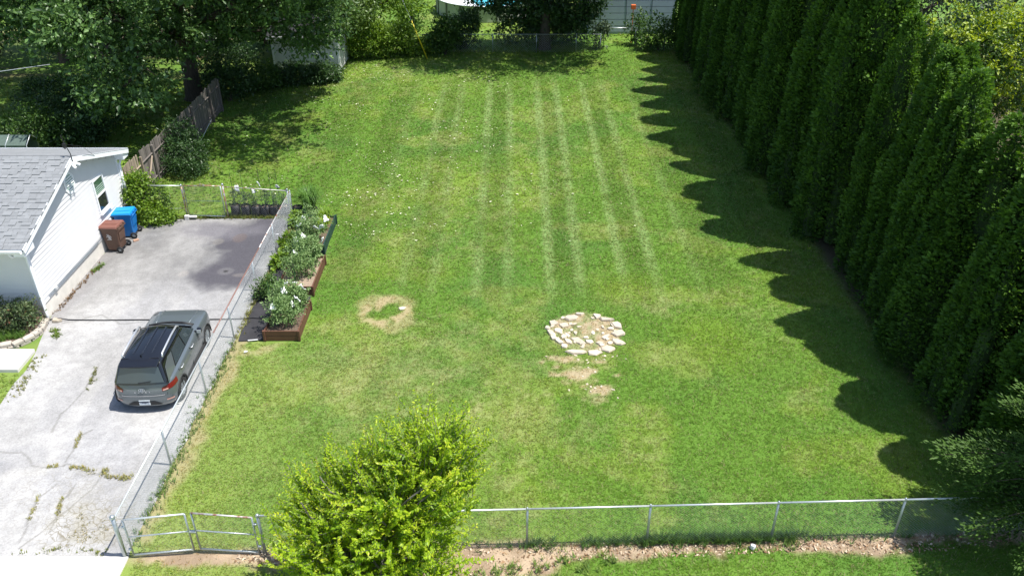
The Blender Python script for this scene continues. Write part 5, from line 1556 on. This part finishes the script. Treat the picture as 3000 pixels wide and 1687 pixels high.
for (x, y, r, h, lab) in [(-32.5, 53.0, 4.2, 9, 'dark shaded tree in the far upper left corner'), (-26.5, 55.5, 4.0, 9, 'dark shaded tree behind the oak at upper left'), (-21.5, 56.0, 3.8, 9, 'dark shaded tree right of the upper left corner trees'), (-16.3, 55.5, 3.4, 8, 'dark leafy tree behind the white shed')]:
    tree('shade_tree', (x, y, 0), lab, 'tree', [(x, y, h * .62, r, r, h * .36), (x + 1.2, y - 2.0, h * .33, r * .75, r * .6, h * .25), (x - 1.5, y - 1.4, h * .38, r * .7, r * .6, h * .24)], 15000, L['dark'], .24, .22, 2.6, group='dark trees beyond the oak', clump=.55, per=24, shell=.5, twigs=16)
for (x, y, r, h, lab, m_) in [(-21.2, 40.2, 1.9, 2.6, 'dense dark shrub under the left side of the oak', 'dark'), (-23.6, 42.2, 1.8, 2.2, 'low dark shrub at the far left edge under the oak', 'dark'), (-20.6, 38.0, 1.2, 1.5, 'dark shrub just behind the house roof', 'dark'), (-22.6, 37.6, 1.6, 1.9, 'mid green shrub behind the house at the left edge', 'mid'),
                              (-15.3, 44.2, 1.1, 2.4, 'dark leafy shrub at the far end of the board fence', 'dark'), (-14.2, 45.9, 1.2, 1.7, 'light leaved shrub between board fence and white shed', 'mid'), (-12.6, 47.2, 1.1, 1.2, 'low dark shrub in front of the white shed', 'dark'), (-10.9, 47.4, 1.0, 1.1, 'small dark shrub at the right corner of the white shed', 'dark'), (-16.6, 48.0, 1.6, 2.6, 'dark shrub left of the white shed', 'dark')]:
    shrub('shrub', (x, y, 0), lab, [(x, y, h * .5, r, r * .8, h * .5), (x + r * .5, y + .2, h * .4, r * .6, r * .6, h * .4), (x - r * .5, y - .1, h * .42, r * .6, r * .6, h * .42)], 3600, L[m_], .15, group='shrubs under the oak', clump=.3)
shrub('shrub', (-14.55, 34.9, 0), 'dark round shrub growing against the board fence', [(-14.55, 34.9, .8, .95, 1.25, .9), (-14.75, 35.3, 1.5, .6, .7, .7), (-14.2, 34.2, .5, .7, .8, .55)], 9000, L['dark'], .10, clump=.2, shell=.6)
shrub('climbing_shrub', (-14.55, 29.75, 0), 'bright green bush between the blue bin and the rear fence', [(-14.75, 29.85, .95, .42, .5, .9), (-14.55, 30.0, 1.5, .40, .4, .5), (-14.25, 29.6, .45, .5, .45, .5), (-13.75, 29.65, .22, .45, .35, .28), (-14.0, 30.3, .9, .35, .3, .6)], 6500, L['bright'], .11, clump=.2, shell=.55, asp=.6)
shrub('rose_bush', (-15.9, 22.0, .15), 'wide rose bush with reddish tips at the house corner', [(-16.0, 22.05, .62, .8, .5, .5), (-15.35, 22.05, .62, .45, .45, .45), (-16.8, 22.1, .6, .7, .5, .5)], 5200, L['rose'], .085, clump=.16, shell=.6, stems=26)
n = 700
P_ = np.c_[RNG.uniform(-17.2, -15.1, n), RNG.uniform(21.2, 21.75, n), np.full(n, .17)]
ok = P_[:, 0] < -15.15 - (P_[:, 1] < 21.35) * .45
V_, F_, C_ = blades(P_[ok], np.ones((ok.sum(), 3)) * np.array([.10, .19, .03]), np.full(ok.sum(), .13), np.full(ok.sum(), .02), .05, 5)
bgz = fast_mesh('bed_grass', V_, F_, bpy.data.materials['weed blades'], attrs={'col': C_}); tag(bgz, 'bright grass growing along the rose bed edging', 'grass', kind='stuff')

# ------------------------------------------------------------------ back boundary: shrubs and trees
tree('shade_tree', (-27.5, 51.5, 0), 'added tree at the left edge whose unseen high crown shades the ground', 'tree', [(-26, 46, 10, 6, 5, 2.6), (-22, 48, 10.5, 5, 5, 2.5), (-29, 43, 9.5, 5, 4.5, 2.4), (-25, 39.5, 10, 4.5, 3.5, 2.0)], 24000, L['dark'], .28, .32, 6.0, clump=.55, per=26, shell=.4)  # added tree, crown out of view, shades the ground at left
for (x, y, r, h, m_, lab, n) in [(-9.3, 52.3, 1.5, 2.5, 'bright', 'bright leafy bush just right of the white shed', 5200), (-7.4, 52.8, 1.5, 2.0, 'bright', 'bright bush at the back left corner of the lawn', 4600), (-5.6, 53.2, 1.2, 1.0, 'bright', 'low bush below the yellow guy wire guard', 3200), (-4.2, 53.0, 1.0, 2.3, 'mid', 'upright bush on the back fence right of the yellow guard', 3600), (-3.0, 54.2, 1.0, 2.6, 'dark', 'dark upright bush in front of the round pool', 3600),
                                 (9.4, 54.0, 1.2, 2.2, 'mid', 'loose green bush in front of the blue building', 2000), (8.1, 55.2, .7, 2.2, 'mid', 'thin light green sapling left of the loose green bush', 800), (5.7, 54.4, .5, 1.7, 'greygreen', 'sparse vine covered post at the end of the back fence', 700), (2.6, 56.2, 1.3, 2.4, 'mid', 'mid green bush behind the back fence beside the dark trunk', 3000)]:
    shrub('shrub', (x, y, 0), lab, [(x, y, h * .5, r, r * .7, h * .5), (x + r * .4, y, h * .75, r * .55, r * .5, h * .3), (x - r * .5, y, h * .4, r * .6, r * .6, h * .4)], n, L[m_], .17, group='bushes along the back boundary', clump=.3, asp=.5)
tree('shade_tree', (2.1, 54.4, 0), 'spreading dark tree behind the middle of the back fence', 'tree',
     [(1.8, 52.0, 8.2, 5.2, 4.0, 2.2), (-1.6, 51.8, 7.0, 3.4, 2.8, 1.5), (5.6, 51.8, 7.0, 2.8, 3.0, 1.6), (.3, 55.0, 3.0, 2.0, 1.4, 1.3), (3.9, 54.8, 2.9, 1.9, 1.4, 1.5), (5.2, 55.2, 2.9, 1.0, 1.0, 1.1), (-1.4, 55.0, 3.2, 1.6, 1.2, 1.0), (1.2, 54.8, 1.9, 1.2, .8, 1.2), (3.4, 55.0, 1.7, 1.5, .8, 1.2), (2.2, 53.7, 3.4, 1.8, .8, 1.0), (.5, 55.8, 1.2, 1.7, .8, 1.1), (4.0, 56.0, 1.2, 1.6, .8, 1.1)],  # last two low lobes added to deepen the shade under the crown
     42000, L['dark'], .22, .34, 3.0, clump=.42, per=26, shell=.45, twigs=40)
tree('shade_tree', (-9.2, 56.5, 0), 'yellow green tree behind the bushes right of the shed', 'tree', [(-9.6, 56, 3.6, 2.2, 2.0, 2.2), (-7.4, 56.2, 3.0, 1.7, 1.6, 1.8), (-8.8, 56.5, 6, 2.4, 2.2, 2)], 9000, L['bright'], .2, .16, 2.2, clump=.42)
tree('shade_tree', (-12.4, 53.2, 0), 'light leaved tree overhanging the white shed', 'tree', [(-12.0, 52.6, 4.6, 2.6, 2.4, 1.8), (-9.6, 51.6, 3.7, 1.7, 1.5, 1.4), (-9.9, 49.8, 3.1, 1.2, 1.1, .9)], 11000, L['oak_light'], .2, .17, 3.0, clump=.42)
tree('cypress_tree', (-7.0, 60.0, 0), 'narrow dark evergreen beside the strip of grass near the pool', 'conifer', [(-7.2, 60, 2.0, 1.1, 1.1, 2.2), (-7.0, 60, 4.2, .9, .9, 2.0)], 6000, L['arbor'], .18, .14, 1.2, clump=.3, shell=.7)

# tree covered with golden vine, and big tree at the upper right
tree('vine_tree', (19.8, 36.2, 0), 'tree draped in golden yellow vine behind the hedge at upper right', 'tree', [(19.6, 36, 4.6, 2.0, 1.9, 1.9), (21.3, 36.2, 4.0, 1.7, 1.7, 2.4), (18.1, 35.8, 4.6, 1.2, 1.3, 1.4)], 16000, L['mid'], .15, .16, 2.2, clump=.36, shell=.55)
t = bpy.data.objects['vine_tree']
leafy('golden_vine', L['yellow'], t, [(19.7, 35.9, 4.9, 2.1, 2.0, 1.9), (21.5, 36.1, 4.3, 1.8, 1.8, 2.4), (18.1, 35.7, 4.8, 1.2, 1.3, 1.4)], 9000, .14, .30, 30, .97, .7, .6)
tree('shade_tree', (29.0, 50.0, 0), 'large grey green tree filling the upper right corner', 'tree', [(28, 48, 5.2, 4.5, 4, 4.0), (33, 50, 5, 4, 4, 4)], 10000, L['greygreen'], .26, .3, 2.5, clump=.6, per=24)
tree('shade_tree', (21.6, 49.0, 0), 'grey green tree beyond the golden vine left of the corner tree', 'tree', [(23.5, 47, 4.6, 3.5, 3.4, 3.4), (19.5, 50, 4.5, 3.2, 3, 3.4)], 11000, L['greygreen'], .24, .26, 2.2, clump=.55, per=24)

# ------------------------------------------------------------------ buildings, pools and small things at the back
sh = thing('garden_shed', (-12.1, 50.5, 0), 'white sided garden shed half hidden by branches at the far left', 'shed')
sx0, sx1, sy0, sy1, se, sr = -14.0, -10.15, 49.1, 52.3, 2.2, 3.15
MB().prism([(sy0 + .02, .1), (sy1 - .02, .1), (sy1 - .02, se - .03), ((sy0 + sy1) / 2, sr - .06), (sy0 + .02, se - .03)], sx1 - sx0 - .04, ((sx0 + .02, 0, 0), (0, 1, 0), (0, 0, 1))).build('wall', M['siding'], sh)
z = .12
while z < se - .1:
    MB().hexa([(sx0, sy0 + .03, z), (sx0, sy0 - .004, z), (sx1 - .05, sy0 - .004, z), (sx1 - .05, sy0 + .03, z)], [(sx0, sy0 + .03, z + .145), (sx0, sy0 + .012, z + .145), (sx1 - .05, sy0 + .012, z + .145), (sx1 - .05, sy0 + .03, z + .145)]).build('siding_board', M['siding'], sh)
    z += .135
z = .12
while z < sr - .25:
    hw = min((sy1 - sy0) / 2, (sr - .08 - z - .14) / (sr - se) * (sy1 - sy0) / 2) - .05
    MB().hexa([(sx1 - .03, (sy0 + sy1) / 2 - hw, z), (sx1 + .004, (sy0 + sy1) / 2 - hw, z), (sx1 + .004, (sy0 + sy1) / 2 + hw, z), (sx1 - .03, (sy0 + sy1) / 2 + hw, z)], [(sx1 - .03, (sy0 + sy1) / 2 - hw, z + .145), (sx1 - .012, (sy0 + sy1) / 2 - hw, z + .145), (sx1 - .012, (sy0 + sy1) / 2 + hw, z + .145), (sx1 - .03, (sy0 + sy1) / 2 + hw, z + .145)]).build('siding_board', M['siding'], sh)
    z += .135
MB().box((sx1 - .01, sy0 + .01, se / 2 + .05), (.10, .10, se - .1)).build('corner_trim', M['trim'], sh)
MB().box((sx0 + .03, sy0 + .01, se / 2 + .05), (.10, .10, se - .1)).build('corner_trim', M['trim'], sh)
rs_ = MB()
ym_ = (sy0 + sy1) / 2
rs_.prism([(sy0 - .22, se - .10), (ym_, sr), (sy1 + .22, se - .10), (sy1 + .22, se - .02), (ym_, sr + .08), (sy0 - .22, se - .02)], sx1 - sx0 + .36, ((sx0 - .18, 0, 0), (0, 1, 0), (0, 0, 1)))
rfo = rs_.build('roof', M['dark_roof'], sh)
MB().box(((sx0 + sx1) / 2, sy0 - .235, se - .07), (sx1 - sx0 + .4, .03, .16)).build('fascia', M['trim'], rfo)
for s in (-1, 1):
    yy_ = ym_ + s * (sy1 - sy0 + .44) / 4
    MB().box((sx1 + .195, yy_, (se + sr) / 2 - .06), (.03, math.hypot((sy1 - sy0 + .44) / 2, sr - se), .15), Matrix.Rotation(-s * math.atan2(sr - se + .1, (sy1 - sy0 + .44) / 2), 3, 'X')).build('rake_board', M['trim'], rfo)

bl = thing('blue_house', (9.0, 60.0, 0), 'blue grey sided building behind the back fence at top', 'building')
MB().prism([(5.2, .0), (11.0, .0), (11.0, 4.6), (5.2, 4.6)], 6.0, ((0, 64.0, 0), (1, 0, 0), (0, 0, 1))).build('wall', M['blue_siding'], bl)
z = .15
while z < 4.4:
    MB().box((8.1, 57.985, z + .2), (5.78, .03, .385)).build('siding_panel', M['blue_siding'], bl)
    MB().box((8.1, 57.992, z), (5.78, .028, .03)).build('wall_strip', M['dark_line'], bl)  # thin dark strip across the wall below each panel
    z += .42
rng2 = random.Random(4)
for k in range(3):
    x = 6.0 + k * 1.7
    MB().box((x, 57.965, 1.2 + .5 * rng2.random()), (.035, .02, 2.2), Matrix.Rotation(rng2.uniform(-.05, .08), 3, 'Y')).build('shadow_bar', M['dark_line'], bl)  # dark bars stand in for shadow lines cast on the wall
MB().box((8.1, 61.02, 4.72), (6.0, 6.0, .2)).build('roof', M['shingle'], bl)

def pool(name, c, r, h, wall, rim, label, water=True):
    t = thing(name, (c[0], c[1], 0), label, 'pool')
    MB().lathe((c[0], c[1], 0), [(r, .02), (r, h), (r - .05, h), (r - .05, h - .6)], 40).build('wall', wall, t, smooth=False)
    MB().lathe((c[0], c[1], h), [(r - .12, .0), (r - .12, .04), (r + .08, .045), (r + .08, 0)], 40).build('rim', rim, t)
    for k in range(18):
        a = 2 * math.pi * k / 18
        MB().box((c[0] + (r + .03) * math.cos(a), c[1] + (r + .03) * math.sin(a), h / 2), (.05, .12, h), Matrix.Rotation(a, 3, 'Z')).build('upright', M['pool_post'], t)
    MB().lathe((c[0], c[1], h - .14), [(r - .05, 0), (.001, 0)], 40).build('water', M['water'], t)
    return t
pl_ = pool('round_pool', (-1.75, 64.9), 3.9, 1.1, M['pool_wall'], M['pool_rim'], 'round above ground pool with pale wall and turquoise water at top')
cv_ = MB()
pts = [(-5.5, 64.4), (-5.2, 63.1), (-4.4, 62.1), (-3.2, 61.35), (-2.4, 61.6), (-2.9, 63.0), (-3.2, 64.2), (-2.2, 65.6), (-3.4, 67.6), (-4.9, 66.6)]
cv_.prism([(x, y) for x, y in pts], .03, ((0, 0, 1.0), (1, 0, 0), (0, 1, 0)))
cv_.build('pool_cover', M['pool_rim'], pl_)
dk = thing('pool_deck', (.9, 62.2, 0), 'pale low deck step beside the round pool', 'deck')
for k in range(7):
    MB().box((.75, 61.2 + k * .22, .30), (2.2, .20, .05)).build('board', M['concrete'], dk)
for x in (-.2, 1.7):
    MB().box((x, 61.9, .14), (.1, 1.5, .27)).build('joist', M['wood_tan'], dk)
pool('blue_pool', (30.0, 43.4), 2.6, 1.05, M['pool_blue'], M['pool_rim'], 'blue walled pool edge at the right margin behind the hedge')
oj = MB().box((7.85, 55.8, 2.3), (.30, .22, .28)).tube([(7.85, 55.8, 0), (7.85, 55.8, 2.2)], .03, 6).build('bird_feeder', M['orange'], bevel=.03); tag(oj, 'small orange feeder on a post by the blue building', 'feeder')
gy_ = thing('guy_wire', (-5.25, 51.8, 0), 'yellow plastic guy wire guard slanting above the back bushes', 'guy wire')
MB().tube([(-5.25, 51.8, .1), (-6.08, 51.8, 2.4)], .035, 8).build('guard', M['yellow'], gy_, smooth=True)
MB().tube([(-6.08, 51.8, 2.4), (-9.5, 55.0, 9.5)], .008, 5).build('wire', M['galv'], gy_)
up_ = MB().tube([(-10.25, 55.2, -.2), (-10.25, 55.2, 5), (-10.2, 55.2, 10)], [.15, .14, .11], 10).build('utility_pole', M['pole'], smooth=True); tag(up_, 'wooden utility pole rising among the trees behind the shed', 'pole')
ow = MB().tube([(-30, 33.5, 4.1), (-24.5, 35.2, 3.95), (-20.5, 37.0, 4.1)], .016, 5).build('overhead_wire', M['galv']); tag(ow, 'pale overhead wire above the house roof at left', 'wire')
nt = thing('netted_frame', (-23.2, 36.0, 0), 'low hoop frame with green garden net behind the house', 'garden frame')
for k in range(4):
    x = -24.6 + k * .95
    MB().tube([(x, 35.5, 0), (x, 35.45, .9), (x + .05, 35.9, 1.25), (x, 36.4, .9), (x, 36.4, 0)], .02, 6).build('hoop', M['galv_light'], nt, smooth=True)
nm_ = MB()
prof = [(35.47, .1), (35.44, .9), (35.9, 1.23), (36.43, .9), (36.43, .1)]
for a, b in zip(prof[:-1], prof[1:]):
    nm_.add([(-24.65, a[0], a[1]), (-21.8, a[0], a[1]), (-21.8, b[0], b[1]), (-24.65, b[0], b[1])], [(0, 1, 2, 3)])
nm_.build('net', M['net'], nt)

# ------------------------------------------------------------------ vegetables in the beds and bags
def veg(base, h, r, n, label, m_='tomato', size=.075, group='tomato plants in the raised beds', cat='plant', name='tomato_plant'):
    t = thing(name, base, label, cat, group)
    x, y, z = base
    leafy('foliage', L[m_], t, [(x, y, z + h * .55, r, r, h * .45), (x + random.uniform(-.1, .1), y, z + h * .85, r * .6, r * .6, h * .22), (x, y + random.uniform(-.1, .1), z + h * .3, r * .8, r * .8, h * .28)], n, size, .11, 16, .4, .8, .5, z + .03, .55)
    mb = MB()
    for k in range(4):
        limb(mb, (x + random.uniform(-.04, .04), y + random.uniform(-.04, .04), z - .03), (x + random.uniform(-.6, .6) * r, y + random.uniform(-.6, .6) * r, z + h * random.uniform(.6, .95)), .010, .005, .3, 4, 5)
    mb.build('stem', M['stake'], t)
    return t
PL = [(-7.35, 21.95, 1.0, .38, 'left front tomato plant in the front brown bed'), (-6.92, 22.0, .95, .36, 'right front tomato plant in the front brown bed'), (-7.30, 22.7, 1.1, .40, 'left middle tomato plant in the front brown bed'), (-6.90, 22.75, 1.05, .38, 'right middle tomato plant in the front brown bed'), (-7.35, 23.05, .9, .38, 'left rear tomato plant in the front brown bed'), (-6.9, 23.0, .8, .30, 'right rear plant in the front brown bed'),
      (-7.45, 24.75, 1.05, .40, 'left front tomato plant in the middle brown bed'), (-7.1, 25.0, .95, .36, 'front right tomato plant in the middle brown bed'), (-7.40, 25.5, 1.15, .42, 'left middle tomato plant in the middle brown bed'), (-7.0, 25.7, 1.05, .40, 'right middle tomato plant in the middle brown bed'), (-7.45, 26.0, 1.1, .40, 'left rear tomato plant in the middle brown bed'), (-7.05, 26.0, 1.0, .36, 'right rear tomato plant in the middle brown bed'),
      (-7.65, 27.4, 1.15, .42, 'left front plant in the dark green bed'), (-7.2, 27.5, .9, .36, 'right front plant in the dark green bed'), (-7.6, 28.2, 1.1, .44, 'tall middle plant in the dark green bed')]
for (x, y, h, r, lab) in PL:
    veg((x, y, .30), h, r, 850, lab)
veg((-8.05, 24.0, .04), .75, .5, 1500, 'bushy green plant spilling over the fabric between the brown beds', 'mid', .08, 'plants on the black fabric')
veg((-8.25, 26.1, .04), .4, .33, 420, 'bright broad leaved vine by the fence beside the middle bed', 'bright', .16, 'plants on the black fabric')
veg((-8.2, 27.4, .04), .5, .36, 450, 'bright broad leaved vine by the fence beside the green bed', 'bright', .16, 'plants on the black fabric')
veg((-8.35, 29.3, .04), .5, .34, 450, 'small bright plant at the rear fence corner', 'bright', .14, 'plants on the black fabric')
veg((-8.45, 24.0, .04), .3, .25, 260, 'low sprawling weed at the fence beside the black fabric', 'greygreen', .09, 'plants on the black fabric')
# onion like leaves and the large grass clump
def clump(name, c, h, r, n, label, m_, cat):
    t = thing(name, c, label, cat)
    a = RNG.random(n) * 6.28; rr = r * .3 * np.sqrt(RNG.random(n))
    b = np.c_[c[0] + rr * np.cos(a), c[1] + rr * np.sin(a), np.full(n, c[2])]
    ln = h * RNG.uniform(.6, 1.1, n); out = RNG.uniform(.2, 1.0, n) * r
    A = np.c_[np.cos(a), np.sin(a), np.zeros(n)]
    S = np.c_[-np.sin(a), np.cos(a), np.zeros(n)] * (.012 * RNG.uniform(.7, 1.3, n))[:, None]
    m1 = b + A * (out * .35)[:, None] + np.c_[np.zeros((n, 2)), ln * .75]
    m2 = b + A * (out * .8)[:, None] + np.c_[np.zeros((n, 2)), ln * .95]
    e_ = b + A * (out * 1.25)[:, None] + np.c_[np.zeros((n, 2)), ln * .72]
    V = np.stack([b - S, b + S, m1 - S, m1 + S, m2 - S * .7, m2 + S * .7, e_], 1).reshape(-1, 3)
    k = np.arange(n) * 7
    F = np.concatenate([np.c_[k, k + 1, k + 3], np.c_[k, k + 3, k + 2], np.c_[k + 2, k + 3, k + 5], np.c_[k + 2, k + 5, k + 4], np.c_[k + 4, k + 5, k + 6]])
    fast_mesh('blade_clump', V, F, L[m_], t, attrs={'v': np.repeat(np.clip(RNG.normal(.55, .2, n), 0, 1), 7)})
    return t
gp_ = clump('ornamental_grass', (-8.0, 30.1, .28), .95, .55, 420, 'fountain of long grass in a black pot outside the fence corner', 'grassy', 'grass clump')
MB().lathe((-8.0, 30.1, .0), [(.001, .02), (.34, .02), (.37, .30), (.35, .33), (.33, .30), (.001, .28)], 20).build('pot', M['grow_bag'], gp_, smooth=True)
clump('onion_patch', (-7.2, 29.0, .30), .6, .38, 180, 'spiky pale green leaves at the far end of the green bed', 'bright', 'plant')
clump('onion_patch', (-7.15, 28.4, .30), .5, .32, 120, 'yellowing spiky leaves at the right side of the green bed', 'lime', 'plant')
def cloth(name, c, sx_, sy_, sz_, rz, m, parent, seed):
    rg_ = np.random.default_rng(seed)
    n = 6
    u, w = np.meshgrid(np.linspace(-.5, .5, n), np.linspace(-.5, .5, n), indexing='ij')
    s_ = .17 + .05 * rg_.random()
    tilt = rg_.uniform(.5, 1.3)
    x_ = u * s_ * (1 - .45 * (w + .5)); z_ = w * s_ * 1.1 * math.sin(tilt); y_ = w * s_ * math.cos(tilt)
    jit = rg_.normal(0, .014, (n, n, 3))
    ca, sa = math.cos(rz), math.sin(rz)
    V = np.stack([c[0] + x_ * ca - y_ * sa, c[1] + x_ * sa + y_ * ca, c[2] + z_], -1) + jit
    I = np.arange(n * n).reshape(n, n)
    F = np.stack([I[:-1, :-1].ravel(), I[1:, :-1].ravel(), I[1:, 1:].ravel(), I[:-1, 1:].ravel()], 1)
    o = fast_mesh(name, V.reshape(-1, 3), F, m, parent)
    md = o.modifiers.new('thickness', 'SOLIDIFY'); md.thickness = .02
    return o
# stakes and white mesh bags
stk = [(-7.5, 22.1, 1.5, 'leaning green stake at the left front of the front bed'), (-7.15, 22.45, 1.55, 'green stake in the middle of the front bed'), (-6.95, 23.1, 1.4, 'green stake at the right rear of the front bed'), (-7.25, 25.2, 1.5, 'green stake in the middle brown bed'), (-7.5, 26.0, 1.6, 'left rear green stake of the middle brown bed'), (-7.6, 27.7, 1.6, 'green stake in the dark green bed'),
       (-11.0, 30.3, 1.55, 'tall stake in the grow bag nearest the gate'), (-10.62, 30.3, 1.5, 'tall stake in the second grow bag'), (-9.95, 30.3, 1.75, 'tallest stake between the third and fourth grow bags'), (-9.5, 30.3, 1.7, 'tall stake in the fifth grow bag'), (-9.2, 30.3, 1.65, 'tall stake in the sixth grow bag')]
for x, y, h, lab in stk:
    o = MB().tube([(x, y, .1), (x + random.uniform(-.05, .05), y + random.uniform(-.05, .05), .3 + h)], .009, 6).build('garden_stake', M['stake']); tag(o, lab, 'stake', 'green garden stakes')
bags = [(-7.38, 21.85, 1.05, 'left'), (-7.2, 22.6, 1.15, 'rear left'), (-6.85, 22.15, .95, 'front right'), (-6.75, 22.4, 1.0, 'right'), (-6.7, 22.9, 1.1, 'rear right'), (-7.0, 23.1, 1.15, 'middle rear'), (-6.85, 23.2, 1.0, 'far rear'), (-7.3, 23.2, 1.05, 'hindmost')]
for k, (x, y, z, lab) in enumerate(bags):
    o = cloth('mesh_bag', (x, y, z), .19, .13, .08, k * .7, M['bag_white'], None, 130 + k); tag(o, 'white mesh bag tied at the %s of the front bed plants' % lab, 'mesh bag', 'white mesh bags on the vegetables')
bags2 = [(-7.55, 25.9, 1.2, 'left of the middle bed'), (-7.35, 26.15, 1.25, 'top left of the middle bed'), (-7.4, 25.2, 1.1, 'front of the middle bed'), (-7.05, 26.9, 1.2, 'gap between middle and green bed'), (-6.85, 26.95, 1.2, 'right gap between middle and green bed'), (-6.75, 26.4, .95, 'right edge of the middle bed'), (-7.8, 27.5, 1.0, 'left of the green bed'), (-7.7, 27.8, 1.1, 'upper left of the green bed'), (-7.0, 28.3, .85, 'right of the green bed')]
for k, (x, y, z, lab) in enumerate(bags2):
    o = cloth('mesh_bag', (x, y, z), .20, .14, .09, k * .9, M['bag_white'], None, 150 + k); tag(o, 'white mesh bag at the %s' % lab, 'mesh bag', 'white mesh bags on the vegetables')
for k, (x, y) in enumerate(spots[:6]):
    veg((x, y + .02, .38), .75, .20, 200, 'thin young tomato plant in the %s grow bag from the gate' % ords[k], 'greygreen', .07, 'thin plants in the grow bags')
for k, (x, z, lab) in enumerate([(-10.85, 1.15, 'first'), (-10.2, 1.05, 'third'), (-9.95, 1.35, 'fourth'), (-9.25, 1.25, 'sixth')]):
    o = cloth('mesh_bag', (x, 30.32, z), .17, .12, .10, k, M['bag_white'], None, 170 + k); tag(o, 'white mesh bag above the %s grow bag behind the rear fence' % lab, 'mesh bag', 'white mesh bags on the vegetables')
